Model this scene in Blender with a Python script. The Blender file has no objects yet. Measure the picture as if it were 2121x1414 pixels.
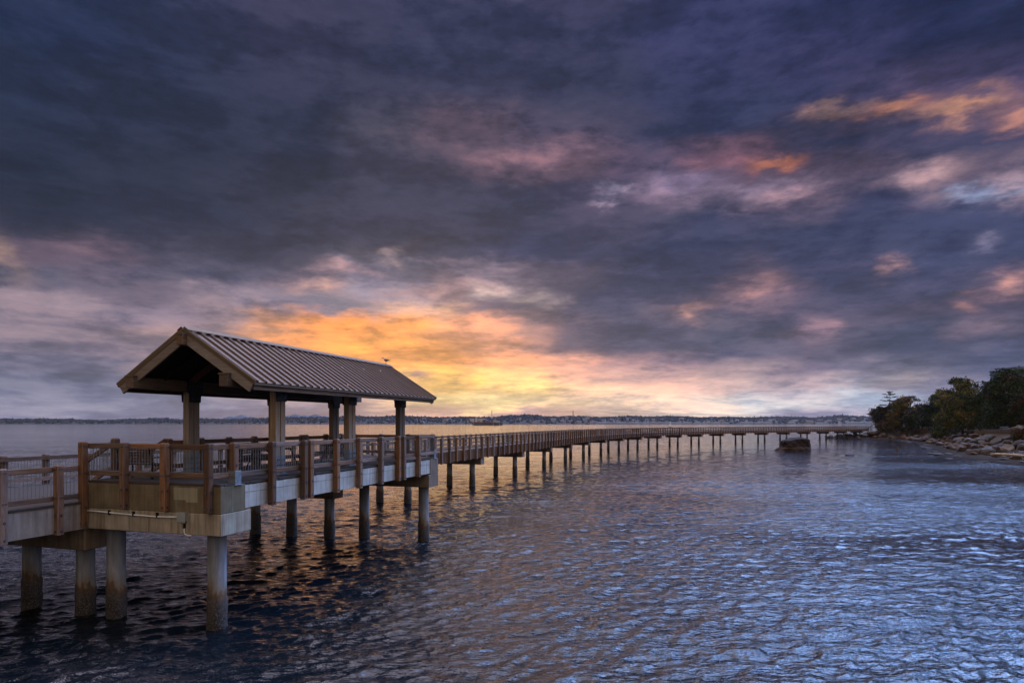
import bpy, bmesh, math, random
import numpy as np
from math import sin, cos, pi, radians, atan2, sqrt
from mathutils import Vector, Matrix, Euler

random.seed(7)
rng = np.random.default_rng(11)
SC = bpy.context.scene
COL = SC.collection

# ------------------------------------------------------------------ camera
F_PX, YH, W_PX, H_PX, EYE = 1300.43, 875.5, 2121.0, 1414.0, 5.8
cam_d = bpy.data.cameras.new('camera')
cam = bpy.data.objects.new('camera', cam_d)
COL.objects.link(cam)
cam.location = (0, 0, EYE)
cam.rotation_euler = (pi / 2, 0, 0)
cam_d.sensor_width = 36.0
cam_d.lens = 36.0 * F_PX / W_PX
cam_d.shift_y = (YH - H_PX / 2) / W_PX
cam_d.clip_start = 0.1
cam_d.clip_end = 40000
SC.camera = cam

# ------------------------------------------------------------------ colour management, sampling
SC.view_settings.view_transform = 'Standard'
SC.view_settings.look = 'None'
SC.view_settings.exposure = 0.0
SC.view_settings.gamma = 1.0
SC.view_settings.use_curve_mapping = False
SC.render.engine = 'CYCLES'
SC.cycles.use_denoising = True
SC.cycles.max_bounces = 6
SC.cycles.diffuse_bounces = 3
SC.cycles.glossy_bounces = 3
SC.cycles.volume_bounces = 0
SC.cycles.caustics_reflective = False
SC.cycles.caustics_refractive = False
SC.cycles.sample_clamp_indirect = 4.0


def lin(c):
    return c / 12.92 if c <= 0.04045 else ((c + 0.055) / 1.055) ** 2.4


def hexlin(h):
    h = h.lstrip('#')
    return [lin(int(h[i:i + 2], 16) / 255.0) for i in (0, 2, 4)]


# ------------------------------------------------------------------ sky
# cloud colours by direction (azimuth, elevation), broken up by layered noise
SKY = '''
0,30,253250 120,40,253150 300,30,343c57 600,30,433f58 900,30,42415b 1200,30,3f3d58 1500,30,444369 1700,40,2e3256 1900,40,252b50 2100,60,2a2f52
0,150,29344e 300,150,343a53 600,150,3c3c54 900,150,3a3c55 1200,150,3d3d58 1450,150,3c3d60 1700,140,433d62 1900,170,64506a 2100,170,5d4a6c
0,230,242e47 300,230,2d344c 600,230,32364e 900,230,3a3a54 1200,230,3f3f57 1450,230,34395a 1610,235,3c4060
0,290,242c42 300,290,2b3048 600,290,343850 850,265,57505e 1000,290,7a606c 1150,290,5c5166 1400,285,3a3c58 1600,290,4a4258 1800,280,2f3658 2000,275,343a5a
0,340,222a40 300,340,272d42 600,340,303449 850,330,4a475a 1200,340,6b5868 1350,330,5a4d66 1500,340,8a6470 1750,330,6b5462 1950,330,5c5064 2100,340,6f5f6f
0,400,252d42 300,400,2a3046 600,400,32364a 900,400,3a3d54 1100,385,3c3d55 1400,380,8f788c 1550,395,937d8b 1750,380,4c4660 1640,402,9c7c86
0,460,353a50 200,450,343a50 500,450,2a3148 800,450,3c3d55 1000,460,3d4059 1300,455,4a4760 1500,450,3a3f5e 1800,440,3e4162 2000,440,3c4466 2110,450,3d4262
0,520,75606a 120,520,6a5a6a 250,515,5c4e60 400,520,4a485a 600,520,3a3c52 900,520,42445c 1100,520,384064 1400,520,3d4160 1700,500,3b4260 2110,520,404666
0,580,50505f 150,585,5f5664 300,580,57505f 500,590,4c4a5c 800,585,85808e 1150,570,6a5c6a 1300,580,454560 1500,580,4a4862 1650,560,4a4864 2000,560,464a68
0,640,8f7c80 150,640,8c7a80 300,640,867680 450,630,8f7c80 600,640,8a7b84 700,630,6a6878 800,640,d0a084 900,640,dea47c 1000,655,8a7078 1100,640,615c6c 1250,640,484862 1560,600,8f7078 1700,640,4d4a62 1900,640,6a5866 2110,640,4c4a66
0,700,7a7280 200,700,867680 400,680,96807f 560,690,d0966c 700,680,f09848 850,680,f29a50 1000,690,e89e74 1100,690,b48a80 1250,700,484862 1450,720,434862 1700,730,5a546a 1900,700,454a64 2060,690,8a7480 2110,710,505068
0,750,6c6c80 200,750,6b6b7f 400,760,86767c 600,720,f29a48 750,712,f8a446 900,740,faa24e 1050,750,f0a070 1200,760,dca086 1350,760,907884 1500,750,4e4e68 1700,760,5c566c 2000,740,4d5270 2110,720,4a5070
0,800,666d82 200,800,6a7085 450,820,75788a 600,820,8f8084 750,800,e0a070 900,800,ffc85c 1050,810,ffd478 1200,810,f8ca98 1350,800,eabc9e 1500,800,c8aa9e 1650,800,ac989a 1780,815,afacb0 1900,800,6f6c7c 2100,800,66687c
0,845,7b7f92 300,845,7a8092 600,845,80808e 780,845,968688 900,835,fee28a 1000,840,ffe896 1150,840,ffe4a0 1300,840,fadab0 1450,840,e6d6be 1600,835,cacdc8 1720,848,9a8f9e 1800,825,bcc6cc 2050,840,70748a
0,864,83879a 400,864,80859a 700,864,83808f 900,861,b8948c 960,857,a98d90 1100,857,b09092 1200,853,d9b193 1300,860,f6d3b0 1450,858,dccdb8 1700,860,968fa2 2050,864,787c90
1720,225,443f62 1850,225,4c4464 2000,225,4e4666 2110,240,4a4464
1600,335,63506a 1270,390,524a64 2030,390,7a6e84 1900,365,75626e 2110,390,746680 1050,335,6a5866 800,520,55505f 655,592,6a6070 1000,590,8a7880 2110,590,5e5468 1450,640,605868 2000,625,524e68 1680,680,5c566a 1860,785,7c7480
'''


ACCENTS = '''
1730,228,967468,50,9 1850,222,bc8060,70,11 1990,220,b48468,90,11 2100,240,a87868,60,10
1600,333,ec8c58,50,9 1520,330,a4707a,60,18 1270,391,a294a8,30,10 1400,385,93809a,50,18 1560,395,9b8494,120,16 1640,402,b08c92,40,10
2030,388,b8c4e0,60,9 1900,362,b4969a,60,16 2110,372,b09aa4,40,20 1100,330,8e6c76,110,22 930,270,60505e,80,25
805,520,b49c98,22,12 720,555,ae8e92,40,10 655,592,c49c90,50,14 1005,602,e4cdbf,32,12 1085,622,c4aea2,40,10 1140,640,b09a96,30,10
920,590,a88684,90,20 1550,600,a87e7c,50,10 1450,640,c09086,45,12 1410,658,c49484,20,10 1835,560,a07c78,18,10 2030,510,76738c,30,10
2100,590,d89e8e,40,16 2000,628,c89080,30,10 1690,680,a4828a,30,20 1860,785,d0baac,40,12 1820,802,b8a8a4,50,14
20,530,8a746c,30,30 190,500,6a5864,60,16 690,668,ee9446,90,12 860,735,f8a048,130,14 620,705,e8964e,70,12 700,627,666878,70,13
1010,642,645c6c,60,18 840,777,8a7078,25,6 1800,826,bccdd4,60,10 1640,840,ccd0cc,90,9 1240,690,44455e,90,30 560,745,c08a6c,50,20
'''


def sky_points():
    pts = []
    for tok in SKY.split():
        x, y, h = tok.split(',')
        dx = (float(x) - 1060.5) / F_PX
        dz = (YH - float(y)) / F_PX
        az = math.degrees(atan2(dx, 1))
        el = math.degrees(atan2(dz, sqrt(1 + dx * dx)))
        k = 1.0 + 0.10 * math.exp(-((float(x) - 1080) / 260) ** 2) * (1 if 770 < float(y) < 850 else 0)
        k *= 0.66 if float(y) < 560 else (0.78 if float(y) < 745 and float(x) > 1090 else 1.0)
        k *= 1.0 + 0.22 * math.exp(-((float(x) - 900) / 330) ** 2 - ((float(y) - 700) / 110) ** 2)
        tn = (0.80, 0.95, 1.10) if float(y) < 300 else (0.88, 0.96, 1.08) if float(y) < 660 else (1, 1, 1)
        pts.append([az, el] + [c * k * q for c, q in zip(hexlin(h), tn)])
    return np.array(pts)


BACK = np.array(hexlin('b4a490')) * 1.65           # warm unseen sky behind the camera, brightened to light the front faces
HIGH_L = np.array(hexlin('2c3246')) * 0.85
HIGH_M = np.array(hexlin('f0e2e0')) * 5.6  # unseen pale sky overhead, added to brighten the water
HIGH_R = np.array(hexlin('8ab8fa')) * 6.0           # unseen blue sky, added high right to brighten water and pier


def sky_color(P, az, el):
    d2 = ((P[:, 0] - az) * 0.8) ** 2 + ((P[:, 1] - el) * 2.3) ** 2
    w = 1.0 / (d2 + 0.6) ** 2.6
    w /= w.sum()
    front = (w[:, None] * P[:, 2:]).sum(0)

    def st(a, b, x):
        t = min(1, max(0, (x - a) / (b - a)))
        return t * t * (3 - 2 * t)
    # unseen high sky: dark on the left, bright areas added to light the water
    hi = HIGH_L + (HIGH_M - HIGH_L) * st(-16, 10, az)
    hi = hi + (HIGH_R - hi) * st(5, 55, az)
    hi = hi + np.array(hexlin('94bdfa')) * 28.0 * math.exp(-0.5 * (((az - 40) / 17) ** 2 + ((el - 42) / 8) ** 2))  # added blue patch above the view, brightens the water on the right
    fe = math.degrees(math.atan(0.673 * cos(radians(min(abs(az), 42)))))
    hi = hi + np.array(hexlin('e2dcf0')) * 14.0 * math.exp(-0.5 * (((az + 26) / 13) ** 2 + ((el - 60) / 8) ** 2))  # added bright patch high left, out of view, for glints on the water
    t = st(fe + 3.2, fe + 8.0, el)
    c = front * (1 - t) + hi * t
    # sideways and behind, out of view; right and back brightened to light the pier
    right = np.array(hexlin('9fb4dc')) * 2.4
    left = np.array(hexlin('74747f')) * 1.0
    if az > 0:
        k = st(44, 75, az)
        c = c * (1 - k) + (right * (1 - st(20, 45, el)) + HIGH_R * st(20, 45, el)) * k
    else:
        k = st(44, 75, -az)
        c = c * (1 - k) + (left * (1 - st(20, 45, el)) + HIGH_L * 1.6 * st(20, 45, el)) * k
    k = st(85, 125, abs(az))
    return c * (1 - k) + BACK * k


SUN_AZ, SUN_EL = radians(-6.5), radians(5.0)


def build_world():
    w = bpy.data.worlds.new('World')
    SC.world = w
    w.use_nodes = True
    nt = w.node_tree
    N, L = nt.nodes, nt.links
    N.clear()

    def nd(t, **kw):
        n = N.new(t)
        for k, v in kw.items():
            setattr(n, k, v)
        return n

    def m(op, a, b=None, c=None, clamp=False):
        n = nd('ShaderNodeMath', operation=op)
        n.use_clamp = clamp
        for i, v in enumerate((a, b, c)):
            if v is None:
                continue
            if isinstance(v, (int, float)):
                n.inputs[i].default_value = v
            else:
                L.new(v, n.inputs[i])
        return n.outputs[0]

    tc = nd('ShaderNodeTexCoord')
    sep = nd('ShaderNodeSeparateXYZ')
    L.new(tc.outputs['Generated'], sep.inputs[0])
    x, y, z = sep.outputs
    az0 = m('ARCTAN2', x, y)
    zc = m('MINIMUM', m('MAXIMUM', z, -0.999), 0.999)
    el0 = m('ARCSINE', zc)
    # cloud-plane coordinates: streaks narrow towards the horizon
    zz = m('ADD', m('MAXIMUM', z, 0.0), 0.16)
    comb = nd('ShaderNodeCombineXYZ')
    L.new(m('DIVIDE', x, zz), comb.inputs[0])
    L.new(m('MULTIPLY', m('DIVIDE', y, zz), 1.0), comb.inputs[1])
    mp = nd('ShaderNodeMapping')
    mp.inputs['Scale'].default_value = (0.55, 1.05, 1)
    mp.inputs['Rotation'].default_value = (0, 0, radians(8))
    L.new(comb.outputs[0], mp.inputs[0])

    def noise(scale, detail, rough, dist=0.0, src=None, off=0.0):
        n = nd('ShaderNodeTexNoise')
        n.noise_dimensions = '3D'
        n.inputs['Scale'].default_value = scale
        n.inputs['Detail'].default_value = detail
        n.inputs['Roughness'].default_value = rough
        n.inputs['Distortion'].default_value = dist
        if off:
            a = nd('ShaderNodeVectorMath', operation='ADD')
            L.new(src or mp.outputs[0], a.inputs[0])
            a.inputs[1].default_value = (off, off * 1.7, off * 0.6)
            L.new(a.outputs[0], n.inputs['Vector'])
        else:
            L.new(src or mp.outputs[0], n.inputs['Vector'])
        return n

    # second, angular, coordinate set for medium puffs (not stretched by perspective)
    comb2 = nd('ShaderNodeCombineXYZ')
    L.new(m('MULTIPLY', az0, 3.0), comb2.inputs[0])
    L.new(m('MULTIPLY', el0, 7.5), comb2.inputs[1])
    comb3 = nd('ShaderNodeCombineXYZ')
    L.new(m('MULTIPLY', az0, 4.2), comb3.inputs[0])
    L.new(m('MULTIPLY', m('POWER', m('MAXIMUM', el0, 0.0), 0.8), 12.0), comb3.inputs[1])
    n1 = noise(1.6, 7, 0.58, 0.3)
    n2 = noise(2.2, 8, 0.6, 0.2, comb2.outputs[0], 3.1)
    n3 = noise(5.0, 7, 0.58, 0.2, comb2.outputs[0], 8.7)
    n4 = noise(2.6, 7, 0.55, 0.15, None, 5.3)
    s1 = nd('ShaderNodeSeparateColor'); L.new(n1.outputs['Color'], s1.inputs[0])
    s2 = nd('ShaderNodeSeparateColor'); L.new(n2.outputs['Color'], s2.inputs[0])
    s3 = nd('ShaderNodeSeparateColor'); L.new(n3.outputs['Color'], s3.inputs[0])

    def warp(base, a1, a2, a3, ch):
        o = m('MULTIPLY_ADD', m('SUBTRACT', s1.outputs[ch], 0.5), a1, base)
        o = m('MULTIPLY_ADD', m('SUBTRACT', s2.outputs[ch], 0.5), a2, o)
        return m('MULTIPLY_ADD', m('SUBTRACT', s3.outputs[ch], 0.5), a3, o)
    # less warp in elevation near the horizon
    elw = nd('ShaderNodeMapRange')
    L.new(el0, elw.inputs[0])
    elw.inputs[1].default_value = 0.0
    elw.inputs[2].default_value = 0.22
    elw.inputs[3].default_value = 0.10
    elw.inputs[4].default_value = 1.0
    az = warp(az0, WARP[0], WARP[1], WARP[2], 0)
    de = warp(0.0, WARP[3], WARP[4], WARP[5], 1)
    el = m('MULTIPLY_ADD', de, elw.outputs[0], el0)
    t = m('MULTIPLY_ADD', az, 1 / (2 * pi), 0.5)

    P = sky_points()
    rows = [-2, 0.4, 1.1, 2.0, 3.0, 4.2, 5.6, 7.0, 8.6, 10.2, 12.0, 13.6, 15.2, 16.8, 18.4, 20.2, 22.2, 24.5, 27.5, 31.0, 34.0, 37.5, 41.5, 48.0, 58.0, 74.0]
    azs = [-180, -120, -85, -60, -45] + list(np.linspace(-41, 41, 22)) + [47, 62, 85, 120, 180]
    prev = None
    for ri, e in enumerate(rows):
        r = nd('ShaderNodeValToRGB')
        r.color_ramp.interpolation = 'EASE'
        els = r.color_ramp.elements
        while len(els) < len(azs):
            els.new(1.0)
        for i, a in enumerate(azs):
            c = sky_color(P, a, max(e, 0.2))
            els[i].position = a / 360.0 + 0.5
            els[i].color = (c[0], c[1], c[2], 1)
        L.new(t, r.inputs[0])
        if prev is None:
            prev = r.outputs[0]
        else:
            mr = nd('ShaderNodeMapRange', interpolation_type='SMOOTHSTEP')
            L.new(el, mr.inputs[0])
            mr.inputs[1].default_value = radians(rows[ri - 1])
            mr.inputs[2].default_value = radians(e)
            mx = nd('ShaderNodeMix', data_type='RGBA')
            L.new(mr.outputs[0], mx.inputs[0])
            L.new(prev, mx.inputs[6])
            L.new(r.outputs[0], mx.inputs[7])
            prev = mx.outputs[2]
    # small lit gaps and dark scraps of cloud
    for tok in ACCENTS.split():
        px_, py_, hx, rx, ry = tok.split(',')
        dx_ = (float(px_) - 1060.5) / F_PX
        a0 = atan2(dx_, 1)
        e0 = atan2((YH - float(py_)) / F_PX, sqrt(1 + dx_ * dx_))
        q1 = m('MULTIPLY', m('SUBTRACT', az, a0), F_PX / float(rx) / 0.8 * (1 + dx_ * dx_))
        q2 = m('MULTIPLY', m('SUBTRACT', el, e0), F_PX / float(ry) / 0.9)
        q = m('ADD', m('MULTIPLY', q1, q1), m('MULTIPLY', q2, q2))
        fac = m('MULTIPLY', m('EXPONENT', m('MULTIPLY', q, -0.5)), 0.82)
        mx = nd('ShaderNodeMix', data_type='RGBA')
        L.new(fac, mx.inputs[0])
        L.new(prev, mx.inputs[6])
        c_ = hexlin(hx)
        mx.inputs[7].default_value = (c_[0], c_[1], c_[2], 1)
        prev = mx.outputs[2]
    # fine cloud texture: cloud banks darken, gaps and edges lighten
    def sstep(v, lo, hi, o0, o1):
        r_ = nd('ShaderNodeMapRange', interpolation_type='SMOOTHSTEP')
        L.new(v, r_.inputs[0])
        for i_, q in enumerate((lo, hi, o0, o1)):
            r_.inputs[i_ + 1].default_value = q
        return r_.outputs[0]
    n5 = noise(1.0, 9, 0.6, 0.25, comb3.outputs[0], 12.4)
    n6 = noise(2.2, 9, 0.62, 0.2, comb3.outputs[0], 21.3)
    n7 = noise(9.0, 6, 0.6, 0.1, comb3.outputs[0], 31.3)
    comb4 = nd('ShaderNodeCombineXYZ')
    L.new(m('MULTIPLY', az0, 5.0), comb4.inputs[0])
    L.new(m('MULTIPLY', el0, 34.0), comb4.inputs[1])
    n8 = noise(1.5, 7, 0.58, 0.6, comb4.outputs[0], 2.2)
    bank = m('ADD', m('MULTIPLY', n5.outputs['Fac'], 0.62), m('MULTIPLY', n6.outputs['Fac'], 0.38))
    f = sstep(bank, 0.44, 0.56, 1.24, 0.66)
    f = m('MULTIPLY_ADD', m('SUBTRACT', n4.outputs['Fac'], 0.5), 0.5, f)
    f = m('MULTIPLY_ADD', m('SUBTRACT', s3.outputs[2], 0.5), 0.5, f)
    f = m('MULTIPLY_ADD', m('SUBTRACT', n7.outputs['Fac'], 0.5), 0.8, f)
    f = m('MAXIMUM', f, 0.42)
    # thin dark streaks across the glow near the horizon
    lowband = sstep(el0, 0.03, 0.26, 1.0, 0.0)
    f = m('MULTIPLY', f, m('SUBTRACT', 1.0, m('MULTIPLY', lowband, sstep(n8.outputs['Fac'], 0.5, 0.66, 0.0, 0.32))))
    tint = nd('ShaderNodeMix', data_type='RGBA')
    L.new(sstep(f, 0.6, 1.35, 0.0, 1.0), tint.inputs[0])
    tint.inputs[6].default_value = (0.93, 0.94, 1.10, 1)
    tint.inputs[7].default_value = (1.10, 0.98, 0.95, 1)
    tm = nd('ShaderNodeVectorMath', operation='MULTIPLY')
    L.new(prev, tm.inputs[0])
    L.new(tint.outputs[2], tm.inputs[1])
    prev = tm.outputs[0]
    vm = nd('ShaderNodeVectorMath', operation='SCALE')
    L.new(prev, vm.inputs[0])
    L.new(f, vm.inputs['Scale'])
    # faint clear twilight sky behind the clouds
    sky = nd('ShaderNodeTexSky', sky_type='NISHITA')
    sky.sun_disc = False
    sky.sun_elevation = SUN_EL
    sky.sun_rotation = SUN_AZ
    sky.altitude = 0
    vs = nd('ShaderNodeVectorMath', operation='SCALE')
    L.new(sky.outputs[0], vs.inputs[0])
    vs.inputs['Scale'].default_value = 0.004
    add = nd('ShaderNodeVectorMath', operation='ADD')
    L.new(vm.outputs[0], add.inputs[0])
    L.new(vs.outputs[0], add.inputs[1])
    bg = nd('ShaderNodeBackground')
    bg.inputs['Strength'].default_value = 1.0
    L.new(add.outputs[0], bg.inputs['Color'])
    out = nd('ShaderNodeOutputWorld')
    L.new(bg.outputs[0], out.inputs['Surface'])
    w.cycles.sampling_method = 'MANUAL'
    w.cycles.sample_map_resolution = 512


WARP = (0.10, 0.12, 0.08, 0.05, 0.07, 0.05)
build_world()

# weak warm sun, low behind thin cloud
sd = bpy.data.lights.new('sun', 'SUN')
sd.energy = 0.06
sd.angle = radians(30)
sd.color = (1.0, 0.66, 0.38)
sun = bpy.data.objects.new('sun', sd)
COL.objects.link(sun)
sun.location = (0, 0, 60)
dvec = Vector((sin(SUN_AZ) * cos(SUN_EL), cos(SUN_AZ) * cos(SUN_EL), sin(SUN_EL)))
sun.rotation_euler = (-dvec).to_track_quat('-Z', 'Y').to_euler()

# ------------------------------------------------------------------ material helpers
MATS = {}


class NT:
    def __init__(self, name):
        self.mat = bpy.data.materials.new(name)
        self.mat.use_nodes = True
        self.t = self.mat.node_tree
        self.t.nodes.clear()
        self.out = self.n('ShaderNodeOutputMaterial')
        self.b = self.n('ShaderNodeBsdfPrincipled')
        self.l(self.b.outputs[0], self.out.inputs['Surface'])
        self.tc = self.n('ShaderNodeTexCoord')
        self.b.inputs['Specular IOR Level'].default_value = 0.22

    def n(self, t, **kw):
        n = self.t.nodes.new(t)
        for k, v in kw.items():
            setattr(n, k, v)
        return n

    def l(self, a, b):
        self.t.links.new(a, b)

    def m(self, op, a, b=None, c=None):
        n = self.n('ShaderNodeMath', operation=op)
        for i, v in enumerate((a, b, c)):
            if v is None:
                continue
            if isinstance(v, (int, float)):
                n.inputs[i].default_value = v
            else:
                self.l(v, n.inputs[i])
        return n.outputs[0]

    def coord(self, scale=(1, 1, 1), src='Object', rot=(0, 0, 0)):
        mp = self.n('ShaderNodeMapping')
        mp.inputs['Scale'].default_value = scale
        mp.inputs['Rotation'].default_value = rot
        if src == 'World':
            g = self.n('ShaderNodeNewGeometry')
            self.l(g.outputs['Position'], mp.inputs[0])
        else:
            self.l(self.tc.outputs[src], mp.inputs[0])
        return mp.outputs[0]

    def noise(self, vec, scale, detail=5, rough=0.55, dist=0.0):
        n = self.n('ShaderNodeTexNoise')
        n.inputs['Scale'].default_value = scale
        n.inputs['Detail'].default_value = detail
        n.inputs['Roughness'].default_value = rough
        n.inputs['Distortion'].default_value = dist
        if vec is not None:
            self.l(vec, n.inputs['Vector'])
        return n.outputs['Fac']

    def ramp(self, fac, stops, interp='LINEAR'):
        r = self.n('ShaderNodeValToRGB')
        r.color_ramp.interpolation = interp
        e = r.color_ramp.elements
        while len(e) < len(stops):
            e.new(1.0)
        for i, (p, c) in enumerate(stops):
            e[i].position = p
            e[i].color = (c[0], c[1], c[2], 1) if not isinstance(c, (int, float)) else (c, c, c, 1)
        self.l(fac, r.inputs[0])
        return r.outputs[0]

    def mix(self, fac, a, b, mode='MIX'):
        x = self.n('ShaderNodeMix', data_type='RGBA', blend_type=mode)
        if isinstance(fac, (int, float)):
            x.inputs[0].default_value = fac
        else:
            self.l(fac, x.inputs[0])
        for i, v in ((6, a), (7, b)):
            if isinstance(v, (tuple, list)):
                x.inputs[i].default_value = (v[0], v[1], v[2], 1)
            else:
                self.l(v, x.inputs[i])
        return x.outputs[2]

    def rand(self):
        return self.n('ShaderNodeObjectInfo').outputs['Random']

    def bump(self, h, strength=0.4, dist=0.02):
        b = self.n('ShaderNodeBump')
        b.inputs['Strength'].default_value = strength
        b.inputs['Distance'].default_value = dist
        self.l(h, b.inputs['Height'])
        self.l(b.outputs[0], self.b.inputs['Normal'])

    def color(self, c):
        if isinstance(c, (tuple, list)):
            self.b.inputs['Base Color'].default_value = (c[0], c[1], c[2], 1)
        else:
            self.l(c, self.b.inputs['Base Color'])

    def rough(self, v):
        if isinstance(v, (int, float)):
            self.b.inputs['Roughness'].default_value = v
        else:
            self.l(v, self.b.inputs['Roughness'])


def wood(name, axis, cols, grey=0.35):
    """weathered timber, grain along local axis 0/1/2"""
    t = NT(name)
    sc = [26, 26, 26]
    sc[axis] = 1.3
    v = t.coord(sc)
    info = t.n('ShaderNodeObjectInfo')
    add = t.n('ShaderNodeVectorMath', operation='ADD')
    t.l(v, add.inputs[0])
    cmb = t.n('ShaderNodeCombineXYZ')
    for i in range(3):
        t.l(t.m('MULTIPLY', info.outputs['Random'], 37.0 + 11 * i), cmb.inputs[i])
    t.l(cmb.outputs[0], add.inputs[1])
    g = t.noise(add.outputs[0], 1.0, 6, 0.65, 0.6)
    col = t.ramp(g, [(0.25, cols[0]), (0.5, cols[1]), (0.75, cols[2])])
    big = t.noise(t.coord((1, 1, 1)), 1.7, 4, 0.6)
    gm = t.ramp(big, [(0.4, 0.0), (0.72, 1.0)])
    gfac = t.m('MULTIPLY', gm, grey)
    col = t.mix(gfac, col, (0.2, 0.145, 0.105))
    sp = t.noise(t.coord((1, 1, 1)), 9, 2, 0.5)
    knots = t.ramp(sp, [(0.18, 0.25), (0.27, 1.0)])
    col = t.mix(1.0, col, knots, 'MULTIPLY')
    hv = t.n('ShaderNodeHueSaturation')
    t.l(col, hv.inputs['Color'])
    t.l(t.m('MULTIPLY_ADD', info.outputs['Random'], 0.75, 0.55), hv.inputs['Value'])
    t.l(t.m('MULTIPLY_ADD', t.m('FRACT', t.m('MULTIPLY', info.outputs['Random'], 7.3)), -0.45, 1.05), hv.inputs['Saturation'])
    t.color(hv.outputs[0])
    t.rough(0.78)
    t.bump(g, 0.5, 0.012)
    return t.mat


WC = [(0.055, 0.024, 0.012), (0.15, 0.072, 0.036), (0.27, 0.145, 0.078)]
WC2 = [(0.05, 0.024, 0.013), (0.13, 0.07, 0.038), (0.22, 0.135, 0.08)]
M_WOODZ = wood('weathered_wood_upright', 2, WC)
M_WOODX = wood('weathered_wood_cross', 0, WC)
M_WOODY = wood('weathered_wood_long', 1, WC)
M_DECK = wood('deck_boards_wood', 0, [(0.035, 0.022, 0.014), (0.066, 0.044, 0.03), (0.1, 0.07, 0.05)], 0.15)
M_TIMZ = wood('pavilion_timber_upright', 2, [(0.09, 0.058, 0.034), (0.19, 0.13, 0.08), (0.3, 0.22, 0.14)], 0.5)
M_TIMY = wood('pavilion_timber_long', 1, WC2)
M_TIMX = wood('pavilion_timber_cross', 0, WC2)
M_BARGE = wood('barge_timber', 0, [(0.15, 0.115, 0.088), (0.25, 0.2, 0.165), (0.36, 0.3, 0.255)], 0.3)
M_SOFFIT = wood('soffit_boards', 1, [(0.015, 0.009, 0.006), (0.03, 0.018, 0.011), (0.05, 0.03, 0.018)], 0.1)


def concrete(name, cols, stain=(0.07, 0.05, 0.035), green=0.0, streak=0.6, mid=0.5):
    t = NT(name)
    v = t.coord((9, 9, 0.55))
    s = t.noise(v, 1.0, 6, 0.65, 0.3)
    big = t.noise(t.coord((1, 1, 1)), 1.3, 5, 0.6)
    fine = t.noise(t.coord((1, 1, 1)), 34, 3, 0.6)
    col = t.ramp(big, [(0.3, cols[0]), (0.52, cols[1]), (0.72, cols[2])])
    sm = t.ramp(s, [(mid - 0.16, 1.0), (mid, 0.35), (mid + 0.16, 0.0)])
    col = t.mix(t.m('MULTIPLY', sm, streak), col, stain)
    if green:
        gx = t.noise(t.coord((3.6, 3.6, 0.3)), 1.0, 3, 0.5)
        gm = t.ramp(gx, [(0.6, 0.0), (0.7, 1.0)])
        col = t.mix(t.m('MULTIPLY', gm, green), col, (0.2, 0.33, 0.25))
    pit = t.ramp(fine, [(0.27, 0.45), (0.36, 1.0)])
    col = t.mix(0.8, col, pit, 'MULTIPLY')
    t.color(col)
    t.rough(0.85)
    t.bump(fine, 0.25, 0.01)
    return t.mat


M_CONC_SIDE = concrete('concrete_side_panel', [(0.3, 0.285, 0.25), (0.42, 0.41, 0.37), (0.52, 0.51, 0.47)], (0.16, 0.12, 0.085), 0, 0.7, 0.47)
M_CONC_UP = concrete('concrete_brown_stained', [(0.1, 0.078, 0.045), (0.155, 0.125, 0.078), (0.21, 0.175, 0.115)], (0.07, 0.05, 0.03), 0.35, 0.5)
M_CONC_LOW = concrete('concrete_lower_streaked', [(0.24, 0.205, 0.155), (0.34, 0.3, 0.235), (0.44, 0.39, 0.32)], (0.11, 0.075, 0.045), 0.45, 0.75)
M_CONC_WALK = concrete('concrete_walkway_beam', [(0.2, 0.165, 0.135), (0.29, 0.245, 0.205), (0.36, 0.31, 0.265)], (0.1, 0.07, 0.05), 0, 0.6)
M_CONC_CAP = concrete('concrete_pile_cap', [(0.13, 0.1, 0.075), (0.2, 0.155, 0.115), (0.28, 0.225, 0.17)], (0.08, 0.05, 0.032), 0, 0.6)
M_PATCH = concrete('fresh_concrete_patch', [(0.23, 0.21, 0.145), (0.27, 0.25, 0.175), (0.3, 0.28, 0.2)], (0.16, 0.14, 0.1), 0, 0.5)


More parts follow.
